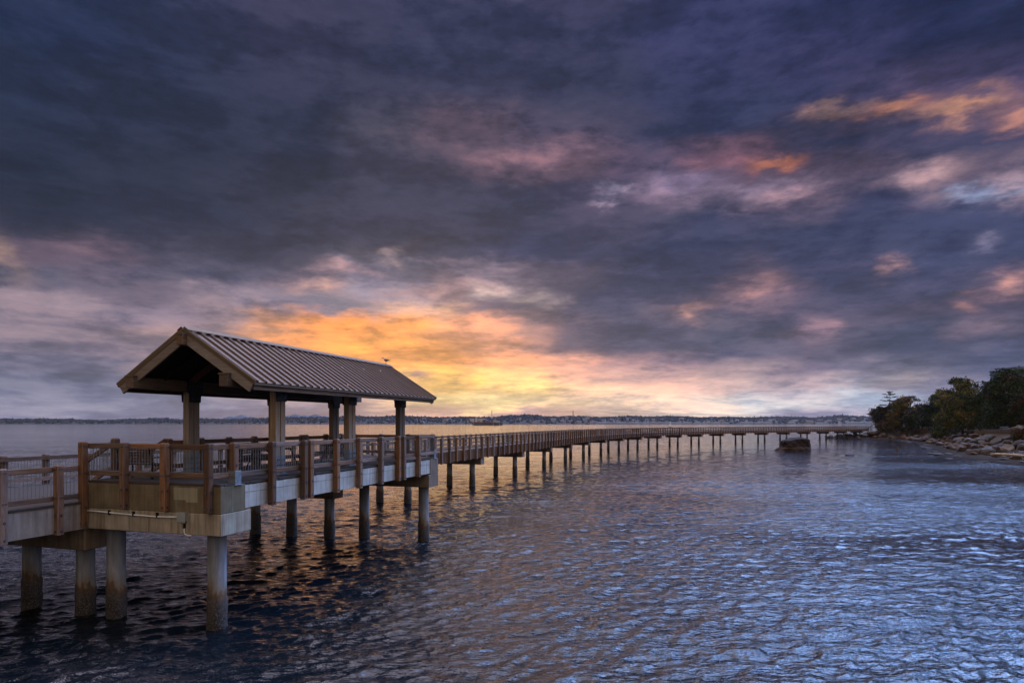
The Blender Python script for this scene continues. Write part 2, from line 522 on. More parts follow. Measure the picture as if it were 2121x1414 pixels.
def pile_mat():
    t = NT('concrete_pile_tidal')
    sep = t.n('ShaderNodeSeparateXYZ')
    t.l(t.tc.outputs['Object'], sep.inputs[0])
    # slanted tide line
    info = t.n('ShaderNodeObjectInfo')
    nz = t.noise(t.coord((2.6, 2.6, 0.8), 'World'), 2.2, 6, 0.7)
    z = t.m('MULTIPLY_ADD', sep.outputs[0], 0.55, sep.outputs[2])
    z = t.m('MULTIPLY_ADD', t.m('SUBTRACT', nz, 0.5), 1.1, z)
    z = t.m('MULTIPLY_ADD', t.m('SUBTRACT', info.outputs['Random'], 0.5), 0.3, z)
    zn = t.m('DIVIDE', z, 3.0)
    band = t.ramp(zn, [(0.0, (0.03, 0.024, 0.02)), (0.1, (0.03, 0.027, 0.025)), (0.22, (0.055, 0.047, 0.042)), (0.30, (0.085, 0.066, 0.052)),
                       (0.34, (0.13, 0.078, 0.04)), (0.39, (0.22, 0.19, 0.16)), (0.5, (0.25, 0.26, 0.28)), (0.66, (0.18, 0.19, 0.205)), (1.0, (0.13, 0.135, 0.145))])
    sp = t.noise(t.coord((1, 1, 1), 'World'), 30, 3, 0.7)
    st = t.noise(t.coord((8, 8, 0.8), 'World'), 1.0, 4, 0.6)
    band = t.mix(0.8, band, t.ramp(st, [(0.3, 0.5), (0.6, 1.0)]), 'MULTIPLY')
    barn = t.m('MULTIPLY', t.ramp(zn, [(0.26, 1.0), (0.33, 0.0)]), t.ramp(sp, [(0.5, 0.0), (0.62, 1.0)]))
    col = t.mix(barn, band, (0.15, 0.13, 0.115))
    t.color(col)
    t.rough(0.75)
    bm_ = t.m('MULTIPLY', t.ramp(zn, [(0.24, 1.0), (0.36, 0.06)]), sp)
    t.bump(bm_, 0.9, 0.06)
    return t.mat


M_PILE = pile_mat()


def simple(name, col, rough=0.6, metal=0.0, var=0.15, scale=6, bump=0.0):
    t = NT(name)
    nz = t.noise(t.coord((1, 1, 1)), scale, 4, 0.6)
    lo = [c * (1 - var) for c in col]
    hi = [min(1, c * (1 + var)) for c in col]
    t.color(t.ramp(nz, [(0.3, lo), (0.7, hi)]))
    t.rough(rough)
    t.b.inputs['Metallic'].default_value = metal
    if bump:
        t.bump(nz, bump, 0.02)
    return t.mat


M_GALV = simple('galvanised_steel', (0.16, 0.18, 0.2), 0.6, 0.2, 0.3, 9)
M_BAR = simple('painted_baluster_steel', (0.19, 0.2, 0.21), 0.5, 0.4, 0.1)
M_BOLT = simple('bolt_steel', (0.09, 0.11, 0.15), 0.4, 0.8)
M_DARKSTEEL = simple('dark_bracket_steel', (0.028, 0.024, 0.022), 0.5, 0.5, 0.3, 12)
M_IRON = simple('black_cast_iron', (0.012, 0.012, 0.013), 0.4, 0.3)
M_PVC = simple('pale_conduit_plastic', (0.62, 0.65, 0.66), 0.4, 0, 0.05)
M_BOX = simple('grey_utility_box', (0.25, 0.27, 0.265), 0.5, 0, 0.1)
M_RUST = simple('rusty_steel', (0.3, 0.13, 0.03), 0.8, 0.1, 0.4, 20)


def roof_mat():
    t = NT('brown_standing_seam_metal')
    nz = t.noise(t.coord((0.6, 3, 0.6)), 2.0, 5, 0.6)
    col = t.ramp(nz, [(0.3, (0.085, 0.045, 0.025)), (0.7, (0.122, 0.068, 0.038))])
    st = t.ramp(t.noise(t.coord((0.35, 5.0, 0.35)), 2.2, 4, 0.6), [(0.35, 0.7), (0.65, 1.12)])
    col = t.mix(0.85, col, st, 'MULTIPLY')
    drop_ = t.ramp(t.noise(t.coord((0.8, 1.6, 0.8)), 5.5, 2, 0.5), [(0.735, 0.0), (0.76, 1.0)])
    col = t.mix(drop_, col, (0.5, 0.48, 0.45))
    t.color(col)
    t.b.inputs['Metallic'].default_value = 0.0
    t.b.inputs['Specular IOR Level'].default_value = 0.3
    t.rough(t.ramp(nz, [(0.3, 0.42), (0.7, 0.6)]))
    t.bump(t.noise(t.coord((1, 1, 1)), 3, 2), 0.08, 0.02)
    return t.mat


M_ROOF = roof_mat()
M_TRIM = simple('brown_metal_trim', (0.12, 0.082, 0.05), 0.45, 0.2, 0.12, 4)

# ------------------------------------------------------------------ mesh helpers


class MB:
    def __init__(self):
        self.v, self.f, self.mi = [], [], []

    def add(self, vs, fs, mi=0):
        o = len(self.v)
        self.v += [tuple(p) for p in vs]
        self.f += [tuple(i + o for i in f) for f in fs]
        self.mi += [mi] * len(fs)

    def box(self, x0, x1, y0, y1, z0, z1, mi=0):
        vs = [(x0, y0, z0), (x1, y0, z0), (x1, y1, z0), (x0, y1, z0), (x0, y0, z1), (x1, y0, z1), (x1, y1, z1), (x0, y1, z1)]
        self.add(vs, [(0, 3, 2, 1), (4, 5, 6, 7), (0, 1, 5, 4), (1, 2, 6, 5), (2, 3, 7, 6), (3, 0, 4, 7)], mi)
        return self

    def bar(self, a, b, w, h, mi=0, up=(0, 0, 1)):
        """rectangular bar from a to b, width w (sideways) and height h (along up)"""
        a, b = Vector(a), Vector(b)
        d = (b - a).normalized()
        upv = Vector(up)
        s = d.cross(upv)
        if s.length < 1e-5:
            s = d.cross(Vector((1, 0, 0)))
        s.normalize()
        u = s.cross(d).normalized()
        vs = []
        for p in (a, b):
            for sx, sz in ((-1, -1), (1, -1), (1, 1), (-1, 1)):
                vs.append(p + s * sx * w / 2 + u * sz * h / 2)
        self.add(vs, [(3, 2, 1, 0), (4, 5, 6, 7), (0, 1, 5, 4), (1, 2, 6, 5), (2, 3, 7, 6), (3, 0, 4, 7)], mi)
        return self

    def tube(self, pts, rad, n=8, mi=0, cap=True):
        pts = [Vector(p) for p in pts]
        if isinstance(rad, (int, float)):
            rad = [rad] * len(pts)
        rings = []
        for i, p in enumerate(pts):
            d = (pts[min(i + 1, len(pts) - 1)] - pts[max(i - 1, 0)]).normalized()
            a = d.cross(Vector((0.13, 0.31, 0.94)))
            if a.length < 0.05:
                a = d.cross(Vector((1, 0, 0)))
            a.normalize()
            b = d.cross(a).normalized()
            rings.append([p + (a * cos(2 * pi * k / n) + b * sin(2 * pi * k / n)) * rad[i] for k in range(n)])
        vs = [q for r in rings for q in r]
        fs = []
        for i in range(len(pts) - 1):
            for k in range(n):
                fs.append((i * n + k, i * n + (k + 1) % n, (i + 1) * n + (k + 1) % n, (i + 1) * n + k))
        if cap:
            fs.append(tuple(range(n))[::-1])
            fs.append(tuple((len(pts) - 1) * n + k for k in range(n)))
        self.add(vs, fs, mi)
        return self

    def post(self, cx, cy, s, z0, z1, mi=0, rz=0.0, cap=0.03):
        """square post with a chamfered weathered top and eased edges"""
        h = s / 2
        e = 0.018
        ring = [(-h + e, -h), (h - e, -h), (h, -h + e), (h, h - e), (h - e, h), (-h + e, h), (-h, h - e), (-h, -h + e)]
        c, sn = cos(rz), sin(rz)

        def R(p, k=1.0):
            return (cx + (p[0] * c - p[1] * sn) * k, cy + (p[0] * sn + p[1] * c) * k)
        vs = [R(p) + (z0,) for p in ring] + [R(p) + (z1 - cap,) for p in ring] + [R(p, 0.72) + (z1,) for p in ring]
        fs = [tuple(range(8))[::-1], tuple(range(16, 24))]
        for k in range(8):
            fs.append((k, (k + 1) % 8, 8 + (k + 1) % 8, 8 + k))
            fs.append((8 + k, 8 + (k + 1) % 8, 16 + (k + 1) % 8, 16 + k))
        self.add(vs, fs, mi)
        return self

    def disc(self, c, nrm, r, t, mi=0, n=6):
        nrm = Vector(nrm).normalized()
        c = Vector(c)
        self.tube([c, c + nrm * t], r, n, mi)
        return self

    def build(self, name, mats, parent=None, smooth=False, bevel=0.0):
        me = bpy.data.meshes.new(name)
        me.from_pydata(self.v, [], self.f)
        if not isinstance(mats, (list, tuple)):
            mats = [mats]
        for m_ in mats:
            me.materials.append(m_)
        if len(mats) > 1:
            me.polygons.foreach_set('material_index', self.mi)
        if smooth:
            me.polygons.foreach_set('use_smooth', [True] * len(me.polygons))
        me.update()
        o = bpy.data.objects.new(name, me)
        COL.objects.link(o)
        if parent:
            o.parent = parent
        if bevel:
            b = o.modifiers.new('bevel', 'BEVEL')
            b.width = bevel
            b.segments = 1
            b.limit_method = 'ANGLE'
        return o


def tag(o, label=None, cat=None, group=None, kind=None):
    if label:
        o['label'] = label
    if cat:
        o['category'] = cat
    if group:
        o['group'] = group
    if kind:
        o['kind'] = kind
    return o


def empty(name, loc, rz=0.0, label=None, cat=None, group=None):
    o = bpy.data.objects.new(name, None)
    o.location = loc
    o.rotation_euler = (0, 0, rz)
    o.empty_display_size = 0.2
    COL.objects.link(o)
    return tag(o, label, cat, group)


def dup(o, parent=None):
    c = o.copy()
    COL.objects.link(c)
    if parent is not None:
        c.parent = parent
    for ch in list(o.children):
        dup(ch, c)
    return c


def np_mesh(name, verts, faces, mat, smooth=True):
    """quads/tris from numpy arrays"""
    me = bpy.data.meshes.new(name)
    nv, (nf, k) = len(verts), faces.shape
    me.vertices.add(nv)
    me.vertices.foreach_set('co', np.ascontiguousarray(verts, np.float32).ravel())
    me.loops.add(nf * k)
    me.loops.foreach_set('vertex_index', np.ascontiguousarray(faces, np.int32).ravel())
    me.polygons.add(nf)
    me.polygons.foreach_set('loop_start', np.arange(0, nf * k, k, dtype=np.int32))
    me.polygons.foreach_set('use_smooth', np.full(nf, smooth))
    for m_ in (mat if isinstance(mat, (list, tuple)) else [mat]):
        me.materials.append(m_)
    me.update(calc_edges=True)
    return me


# pier frame: local x = v (towards the open water on the right), local y = u (along the pier)
PA = 0.294
PX, PY = -7.93, 17.10
SA, CA = sin(PA), cos(PA)


def W(u, v, z=0.0):
    return (PX + u * SA + v * CA, PY + u * CA - v * SA, z)


def pier_empty(name, label, cat, group=None):
    return empty(name, (PX, PY, 0), -PA, label, cat, group)


def at(x, y, Y):
    """point on the ray through reference pixel x,y at depth Y"""
    return Vector(((x - 1060.5) / F_PX * Y, Y, EYE - (y - YH) / F_PX * Y))


# ------------------------------------------------------------------ water
def water_mat():
    t = NT('sea_water')
    t.color((0.004, 0.007, 0.010))
    t.b.inputs['IOR'].default_value = 1.333
    t.b.inputs['Specular IOR Level'].default_value = 0.5
    g = t.n('ShaderNodeNewGeometry')
    cd = t.n('ShaderNodeCameraData')
    t.rough(0.06)
    a = t.noise(t.coord((0.42, 1.0, 1), 'World', (0, 0, -0.30)), 5.0, 4, 0.6, 0.15)
    b = t.noise(t.coord((0.40, 1.0, 1), 'World', (0, 0, -0.22)), 1.9, 5, 0.6, 0.15)
    c = t.noise(t.coord((0.45, 1.0, 1), 'World', (0, 0, -0.1)), 0.5, 4, 0.6, 0.2)
    h = t.m('MULTIPLY', a, 0.06)
    h = t.m('MULTIPLY_ADD', b, 0.13, h)
    h = t.m('MULTIPLY_ADD', c, 0.15, h)
    sp_ = t.n('ShaderNodeSeparateXYZ')
    t.l(g.outputs['Position'], sp_.inputs[0])
    my = t.n('ShaderNodeMapRange', interpolation_type='SMOOTHSTEP')
    t.l(sp_.outputs[1], my.inputs[0])
    my.inputs[1].default_value, my.inputs[2].default_value = 28, 110
    calm = my.outputs[0]
    gust = t.noise(t.coord((0.5, 1.0, 1), 'World', (0, 0, -0.2)), 0.06, 4, 0.6, 0.4)
    h = t.m('MULTIPLY', h, t.ramp(gust, [(0.32, 0.45), (0.68, 1.35)]))
    h = t.m('MULTIPLY', h, t.m('MULTIPLY_ADD', calm, -0.2, 1.0))
    bp = t.n('ShaderNodeBump')
    bp.inputs['Strength'].default_value = 1.0
    bp.inputs['Distance'].default_value = 1.0
    t.l(h, bp.inputs['Height'])
    t.l(bp.outputs[0], t.b.inputs['Normal'])
    return t.mat


def build_water():
    nr, nc = 1750, 1040
    rows = 10.0 * np.exp(np.linspace(0, math.log(3600 / 10.0), nr))
    k = np.linspace(-1.15, 1.15, nc)
    Y = np.repeat(rows[:, None], nc, 1)
    X = rows[:, None] * k[None, :]
    Z = np.zeros_like(Y)
    DX = np.zeros_like(Y)
    DY = np.zeros_like(Y)
    sp = np.maximum(rows * 0.0034, rows * 2.3 / nc)[:, None]
    r = np.random.default_rng(5)
    n = 120
    lam = 0.2 * np.exp(r.random(n) * math.log(2.6 / 0.2))
    main = radians(285)
    for i in range(n):
        th = main + r.normal() * radians(30 if i % 3 else 65)
        kk = 2 * pi / lam[i]
        slope = 0.0185 * (1.5 if lam[i] < 0.7 else 0.95 if lam[i] < 1.4 else 0.55)
        amp = slope / kk
        att = np.clip((lam[i] / sp - 2.5) / 2.5, 0, 1)
        ph = kk * (cos(th) * X + sin(th) * Y) + r.random() * 2 * pi
        Z += amp * att * np.sin(ph)
        q = amp * att * np.cos(ph) * 0.9
        DX += q * cos(th)
        DY += q * sin(th)
    # patches of calmer and rougher water
    def patch(sc, seed):
        T = np.random.default_rng(seed).random((64, 64))
        x, y = X * sc * 0.6 + 100, Y * sc + 100
        xi, yi = np.floor(x).astype(int), np.floor(y).astype(int)
        fx, fy = x - xi, y - yi
        fx, fy = fx * fx * (3 - 2 * fx), fy * fy * (3 - 2 * fy)
        g = lambda a, b: T[a % 64, b % 64]
        return (g(xi, yi) * (1 - fx) + g(xi + 1, yi) * fx) * (1 - fy) + (g(xi, yi + 1) * (1 - fx) + g(xi + 1, yi + 1) * fx) * fy
    gust = 0.6 + 0.5 * patch(0.13, 1) + 0.35 * patch(0.35, 2)
    gust = gust * (1 - 0.3 * np.clip((Y - 30) / 75, 0, 1))
    Z *= gust
    DX *= gust
    DY *= gust
    V = np.stack([X + DX, Y + DY, Z], -1).reshape(-1, 3)
    i = np.arange(nr - 1)[:, None] * nc + np.arange(nc - 1)[None, :]
    Fq = np.stack([i, i + 1, i + nc + 1, i + nc], -1).reshape(-1, 4)
    nb = len(V)
    S = 9000.0
    B = np.array([[-S, -S, -0.6], [S, -S, -0.6], [S, S, -0.6], [-S, S, -0.6]])
    V = np.concatenate([V, B])
    Fq = np.concatenate([Fq, [[nb, nb + 1, nb + 2, nb + 3]]])
    me = np_mesh('water', V, Fq, water_mat())
    o = bpy.data.objects.new('water', me)
    COL.objects.link(o)
    tag(o, 'rippled dark sea water under the pier', None, None, 'structure')


build_water()

# ------------------------------------------------------------------ raised platform
DECK, WDECK = 4.12, 3.50
PL, PWID = 14.72, 4.75


def add_pile(parent, x, y, z1, r=0.25):
    o = PILE_SRC.copy()
    COL.objects.link(o)
    o.parent = parent
    o.location = (x, y, 0)
    o.scale = (r / 0.25, r / 0.25, 1)
    o.rotation_euler = (0, 0, random.uniform(-0.8, 0.8))
    return o


def pile_mesh():
    n = 28
    zs = [-1.2, 0.0, 0.3, 0.55, 0.75, 0.85, 0.95, 1.2, 2.0, 2.72]
    vs, fs = [], []
    for i, z in enumerate(zs):
        for k in range(n):
            a = 2 * pi * k / n
            r = 0.25
            if z < 0.9:
                r += 0.022 + 0.012 * sin(5 * a + z * 9) * sin(3 * a + 2) + random.uniform(-0.006, 0.01)
            vs.append((r * cos(a), r * sin(a), z))
    for i in range(len(zs) - 1):
        for k in range(n):
            fs.append((i * n + k, i * n + (k + 1) % n, (i + 1) * n + (k + 1) % n, (i + 1) * n + k))
    me = bpy.data.meshes.new('pile')
    me.from_pydata(vs, [], fs)
    me.materials.append(M_PILE)
    me.polygons.foreach_set('use_smooth', [True] * len(me.polygons))
    return me


PILE_SRC = bpy.data.objects.new('pile', pile_mesh())


def build_platform():
    P = pier_empty('pier_platform', 'raised concrete pier platform carrying the roofed shelter', 'pier')
    MB().box(-PWID, 0, 0, 0.97, 3.302, 4.05).build('end_beam', M_CONC_UP, P, bevel=0.015)
    MB().box(-PWID, 0.004, -0.004, 1.2, 2.70, 3.30).build('lower_end_beam', M_CONC_LOW, P, bevel=0.015)
    MB().box(-PWID, 0, 13.78, PL, 3.302, 4.05).build('end_beam', M_CONC_CAP, P, bevel=0.015)
    MB().box(-PWID, 0.004, 13.6, PL + 0.004, 2.70, 3.30).build('lower_end_beam', M_CONC_CAP, P, bevel=0.015)
    # side girder in separate pours with fine joints
    g = MB()
    edges = [0.97, 3.78, 7.0, 10.5, 13.78]
    for a, b in zip(edges[:-1], edges[1:]):
        g.box(-0.3, -0.03, a + 0.006, b - 0.006, 3.36, 3.80)
        g.box(-0.3, -0.022, a + 0.006, b - 0.006, 3.805, 4.02)
    g.build('side_girder', M_CONC_SIDE, P, bevel=0.006)
    MB().box(-PWID + 0.05, -0.31, 0.98, 13.77, 3.5, 4.0).build('deck_slab', M_CONC_CAP, P)
    MB().box(-PWID, -PWID + 0.28, 0.98, 13.77, 3.36, 4.02).build('side_girder', M_CONC_WALK, P)
    d = MB()
    u = 0.0
    while u < PL - 0.1:
        d.box(-PWID + 0.01, -0.005 + random.uniform(-0.01, 0.01), u, u + 0.138, 4.055, DECK + random.uniform(-0.002, 0.002))
        u += 0.145
    d.build('deck_boards', M_DECK, P)
    MB().box(-1.18, -0.78, -0.006, 0.01, 3.6, 4.0).box(-1.6, -1.18, -0.0055, 0.01, 3.66, 4.0).build('concrete_patch', M_PATCH, P)
    P.children[-1]['label'] = 'fresh pale concrete patch on the brown end beam'
    for u_, v_ in ((0.55, -4.31), (0.55, -0.62), (14.2, -3.83), (14.2, -0.55)):
        add_pile(P, v_, u_, 2.7)
    # conduit with its box
    c = MB()
    c.tube([(-4.78, -0.035, 3.22), (-4.3, -0.035, 3.22), (-3.2, -0.035, 3.18), (-2.2, -0.035, 3.16), (-1.36, -0.035, 3.18)], 0.022, 8)
    c.tube([(-1.2, -0.04, 3.08), (-1.2, -0.04, 2.78), (-1.17, -0.045, 2.72), (-1.1, -0.045, 2.7), (-0.95, -0.05, 2.69)], 0.017, 8)
    co = c.build('conduit', M_PVC, P, smooth=True)
    for v_ in (-3.9, -3.0, -2.15, -1.2):
        zc = 3.19 if v_ != -1.2 else 2.93
        MB().box(v_ - 0.02, v_ + 0.02, -0.065, -0.004, zc - 0.05, zc + 0.09).build('clip', M_IRON, co)
    MB().box(-1.37, -1.12, -0.11, -0.005, 3.07, 3.32).box(-1.385, -1.105, -0.118, -0.108, 3.055, 3.335).build('junction_box', M_BOX, P, bevel=0.008)
    return P


build_platform()


# ------------------------------------------------------------------ railings
POST = 0.19


def bolt_pairs(mb, cx, cy, faces, zs, mi=1, r=0.018):
    for fx, fy in faces:
        for z in zs:
            for s in (-0.035, 0.035):
                if fx == 0:
                    mb.disc((cx + s, cy + fy * POST / 2, z), (0, fy, 0), r, 0.02, mi)
                else:
                    mb.disc((cx + fx * POST / 2, cy + s, z), (fx, 0, 0), r, 0.02, mi)


def rail_post(root, v, u, z0, z1, bolts=True, faces=((0, -1), (1, 0)), zs=None, label=None):
    mb = MB().post(0, 0, POST, z0, z1)
    if bolts:
        bolt_pairs(mb, 0, 0, faces, zs or (z1 - 0.1, z0 + 1.0))
        for fx, fy in faces:
            for z in (z0 + 0.1, z0 + 0.55):
                mb.disc((fx * POST / 2, fy * POST / 2, z), (fx, fy, 0), 0.032, 0.018, 1, 8)
    o = mb.build('post', [M_WOODZ, M_BOLT], root)
    o.location = (v, u, 0)
    o.rotation_euler = (random.uniform(-0.006, 0.006), random.uniform(-0.006, 0.006), random.uniform(-0.03, 0.03))
    return o


def rail_bay(root, a, b, zt, zb, th=0.14, w=0.085, spacing=0.105, r=0.0075):
    """a, b: (v, u) ends. top rail top at zt, bottom rail top at zb (zt/zb may be pairs for sloping bays)"""
    zt0, zt1 = zt if isinstance(zt, tuple) else (zt, zt)
    zb0, zb1 = zb if isinstance(zb, tuple) else (zb, zb)
    along_y = abs(b[1] - a[1]) > abs(b[0] - a[0])
    mw = M_WOODY if along_y else M_WOODX
    j = random.uniform(-0.006, 0.006)
    MB().bar((a[0], a[1], zt0 - th / 2 + j), (b[0], b[1], zt1 - th / 2 + j), w, th).build('top_rail', mw, root, bevel=0.01)
    MB().bar((a[0], a[1], zb0 - th / 2), (b[0], b[1], zb1 - th / 2), w, th).build('bottom_rail', mw, root, bevel=0.01)
    L_ = sqrt((b[0] - a[0]) ** 2 + (b[1] - a[1]) ** 2)
    n = max(2, int(L_ / spacing))
    mb = MB()
    for i in range(1, n):
        t = i / n
        x, y = a[0] + (b[0] - a[0]) * t, a[1] + (b[1] - a[1]) * t
        mb.tube([(x, y, zb0 + (zb1 - zb0) * t - 0.01), (x, y, zt0 + (zt1 - zt0) * t - th + 0.01)], r, 5, 0, False)
    mb.bar((a[0], a[1], zb0 + 0.008), (b[0], b[1], zb1 + 0.008), 0.03, 0.008)
    mb.bar((a[0], a[1], zt0 - th - 0.008), (b[0], b[1], zt1 - th - 0.008), 0.03, 0.008)
    mb.build('balusters', M_BAR, root)


def steel_shoe(root, v, u, z0=4.05):
    s = 0.125
    MB().box(-s, s, -s, s, z0, z0 + 0.4).box(-s - 0.02, s + 0.03, -s - 0.02, s + 0.03, z0 - 0.004, z0 + 0.016).build('steel_shoe', M_GALV, root, bevel=0.006).location = (v, u, 0)


def build_platform_railing():
    R = pier_empty('platform_railing', 'brown timber railing with thin steel bars round the raised platform', 'railing')
    zt, zb = 5.205, 4.405
    fv = [-4.80, -3.31, -1.83, -0.35]
    for i, v in enumerate(fv):
        rail_post(R, v, -0.105, 2.78 if i == 0 else 3.35, 5.24 if i else 5.25, True, ((0, -1), (1, 0)), (5.12, 4.33))
    for a, b in zip(fv[:-1], fv[1:]):
        rail_bay(R, (a, 0.05), (b, 0.05), zt, zb)
    su = [1.98, 3.56, 3.93, 5.5, 7.08, 8.67, 10.27, 10.72, 12.24]
    for u in su:
        rail_post(R, 0.105, u, 3.33, 5.24, True, ((0, -1), (1, 0)), (5.12, 4.33))
    for u in (0.67, 14.35):
        rail_post(R, -0.12, u, 4.06, 5.25, True, ((1, 0),), (5.13,))
        steel_shoe(R, -0.12, u)
    rail_bay(R, (-0.3, 0.0), (-0.22, 0.6), zt, zb)
    seq = [0.72] + su + [14.3]
    for a, b in zip(seq[:-1], seq[1:]):
        rail_bay(R, (-0.05, a), (-0.05, b), zt, zb)
    # rear and far side
    rv = [-4.62, -3.1, -1.6]
    for v in rv:
        rail_post(R, v, PL - 0.1, DECK - 0.05, 5.24, False)
    for a, b in zip(rv, rv[1:] + [-0.2]):
        rail_bay(R, (a, PL - 0.12), (b, PL - 0.12), zt, zb)
    lu = [2.8, 4.2, 5.64, 7.04, 8.55, 10.15, 10.52, 12.05, 13.4, 14.62]
    for u in lu[:-1]:
        rail_post(R, -4.66, u, DECK - 0.05, 5.27, False)
    for a, b in zip(lu[:-1], lu[1:]):
        rail_bay(R, (-4.64, a), (-4.64, b), zt, zb)
    rail_post(R, -4.66, 0.78, DECK - 0.05, 5.33, True, ((0, -1), (1, 0)), (5.2, 5.1))
    rail_bay(R, (-4.7, 0.0), (-4.7, 0.7), zt, zb)


build_platform_railing()


# ------------------------------------------------------------------ steps from the platform down to the boardwalk
def build_steps():
    S = pier_empty('timber_steps', 'short timber steps from the raised platform down to the boardwalk', 'steps')
    for i, z in enumerate((3.96, 3.81, 3.66)):
        MB().box(-5.05 - 0.3 * i, -4.76 - 0.3 * i, 0.92, 2.62, z - 0.05, z).box(-4.79 - 0.3 * i, -4.76 - 0.3 * i, 0.92, 2.62, z, z + 0.1).build('tread', M_DECK, S)
    for u in (0.9, 2.66):
        MB().bar((-4.7, u, 3.85), (-5.75, u, 3.35), 0.06, 0.3).build('stringer', M_WOODX, S)
    for u in (0.82, 2.74):
        o = MB().post(0, 0, 0.16, 3.45, 4.62).build('post', M_WOODZ, S)
        o.location = (-5.85, u, 0)
        MB().bar((-4.68, u, 5.22), (-5.85, u, 4.6), 0.09, 0.13).build('handrail', M_WOODX, S, bevel=0.01)
        MB().bar((-4.68, u, 4.5), (-5.85, u, 3.85), 0.09, 0.12).build('lower_rail', M_WOODX, S, bevel=0.01)
        mb = MB()
        for k in range(1, 10):
            t = k / 10
            mb.tube([(-4.68 - 1.17 * t, u, 4.5 - 0.65 * t), (-4.68 - 1.17 * t, u, 5.2 - 0.62 * t)], 0.0075, 5, 0, False)
        mb.build('balusters', M_BAR, S)


build_steps()


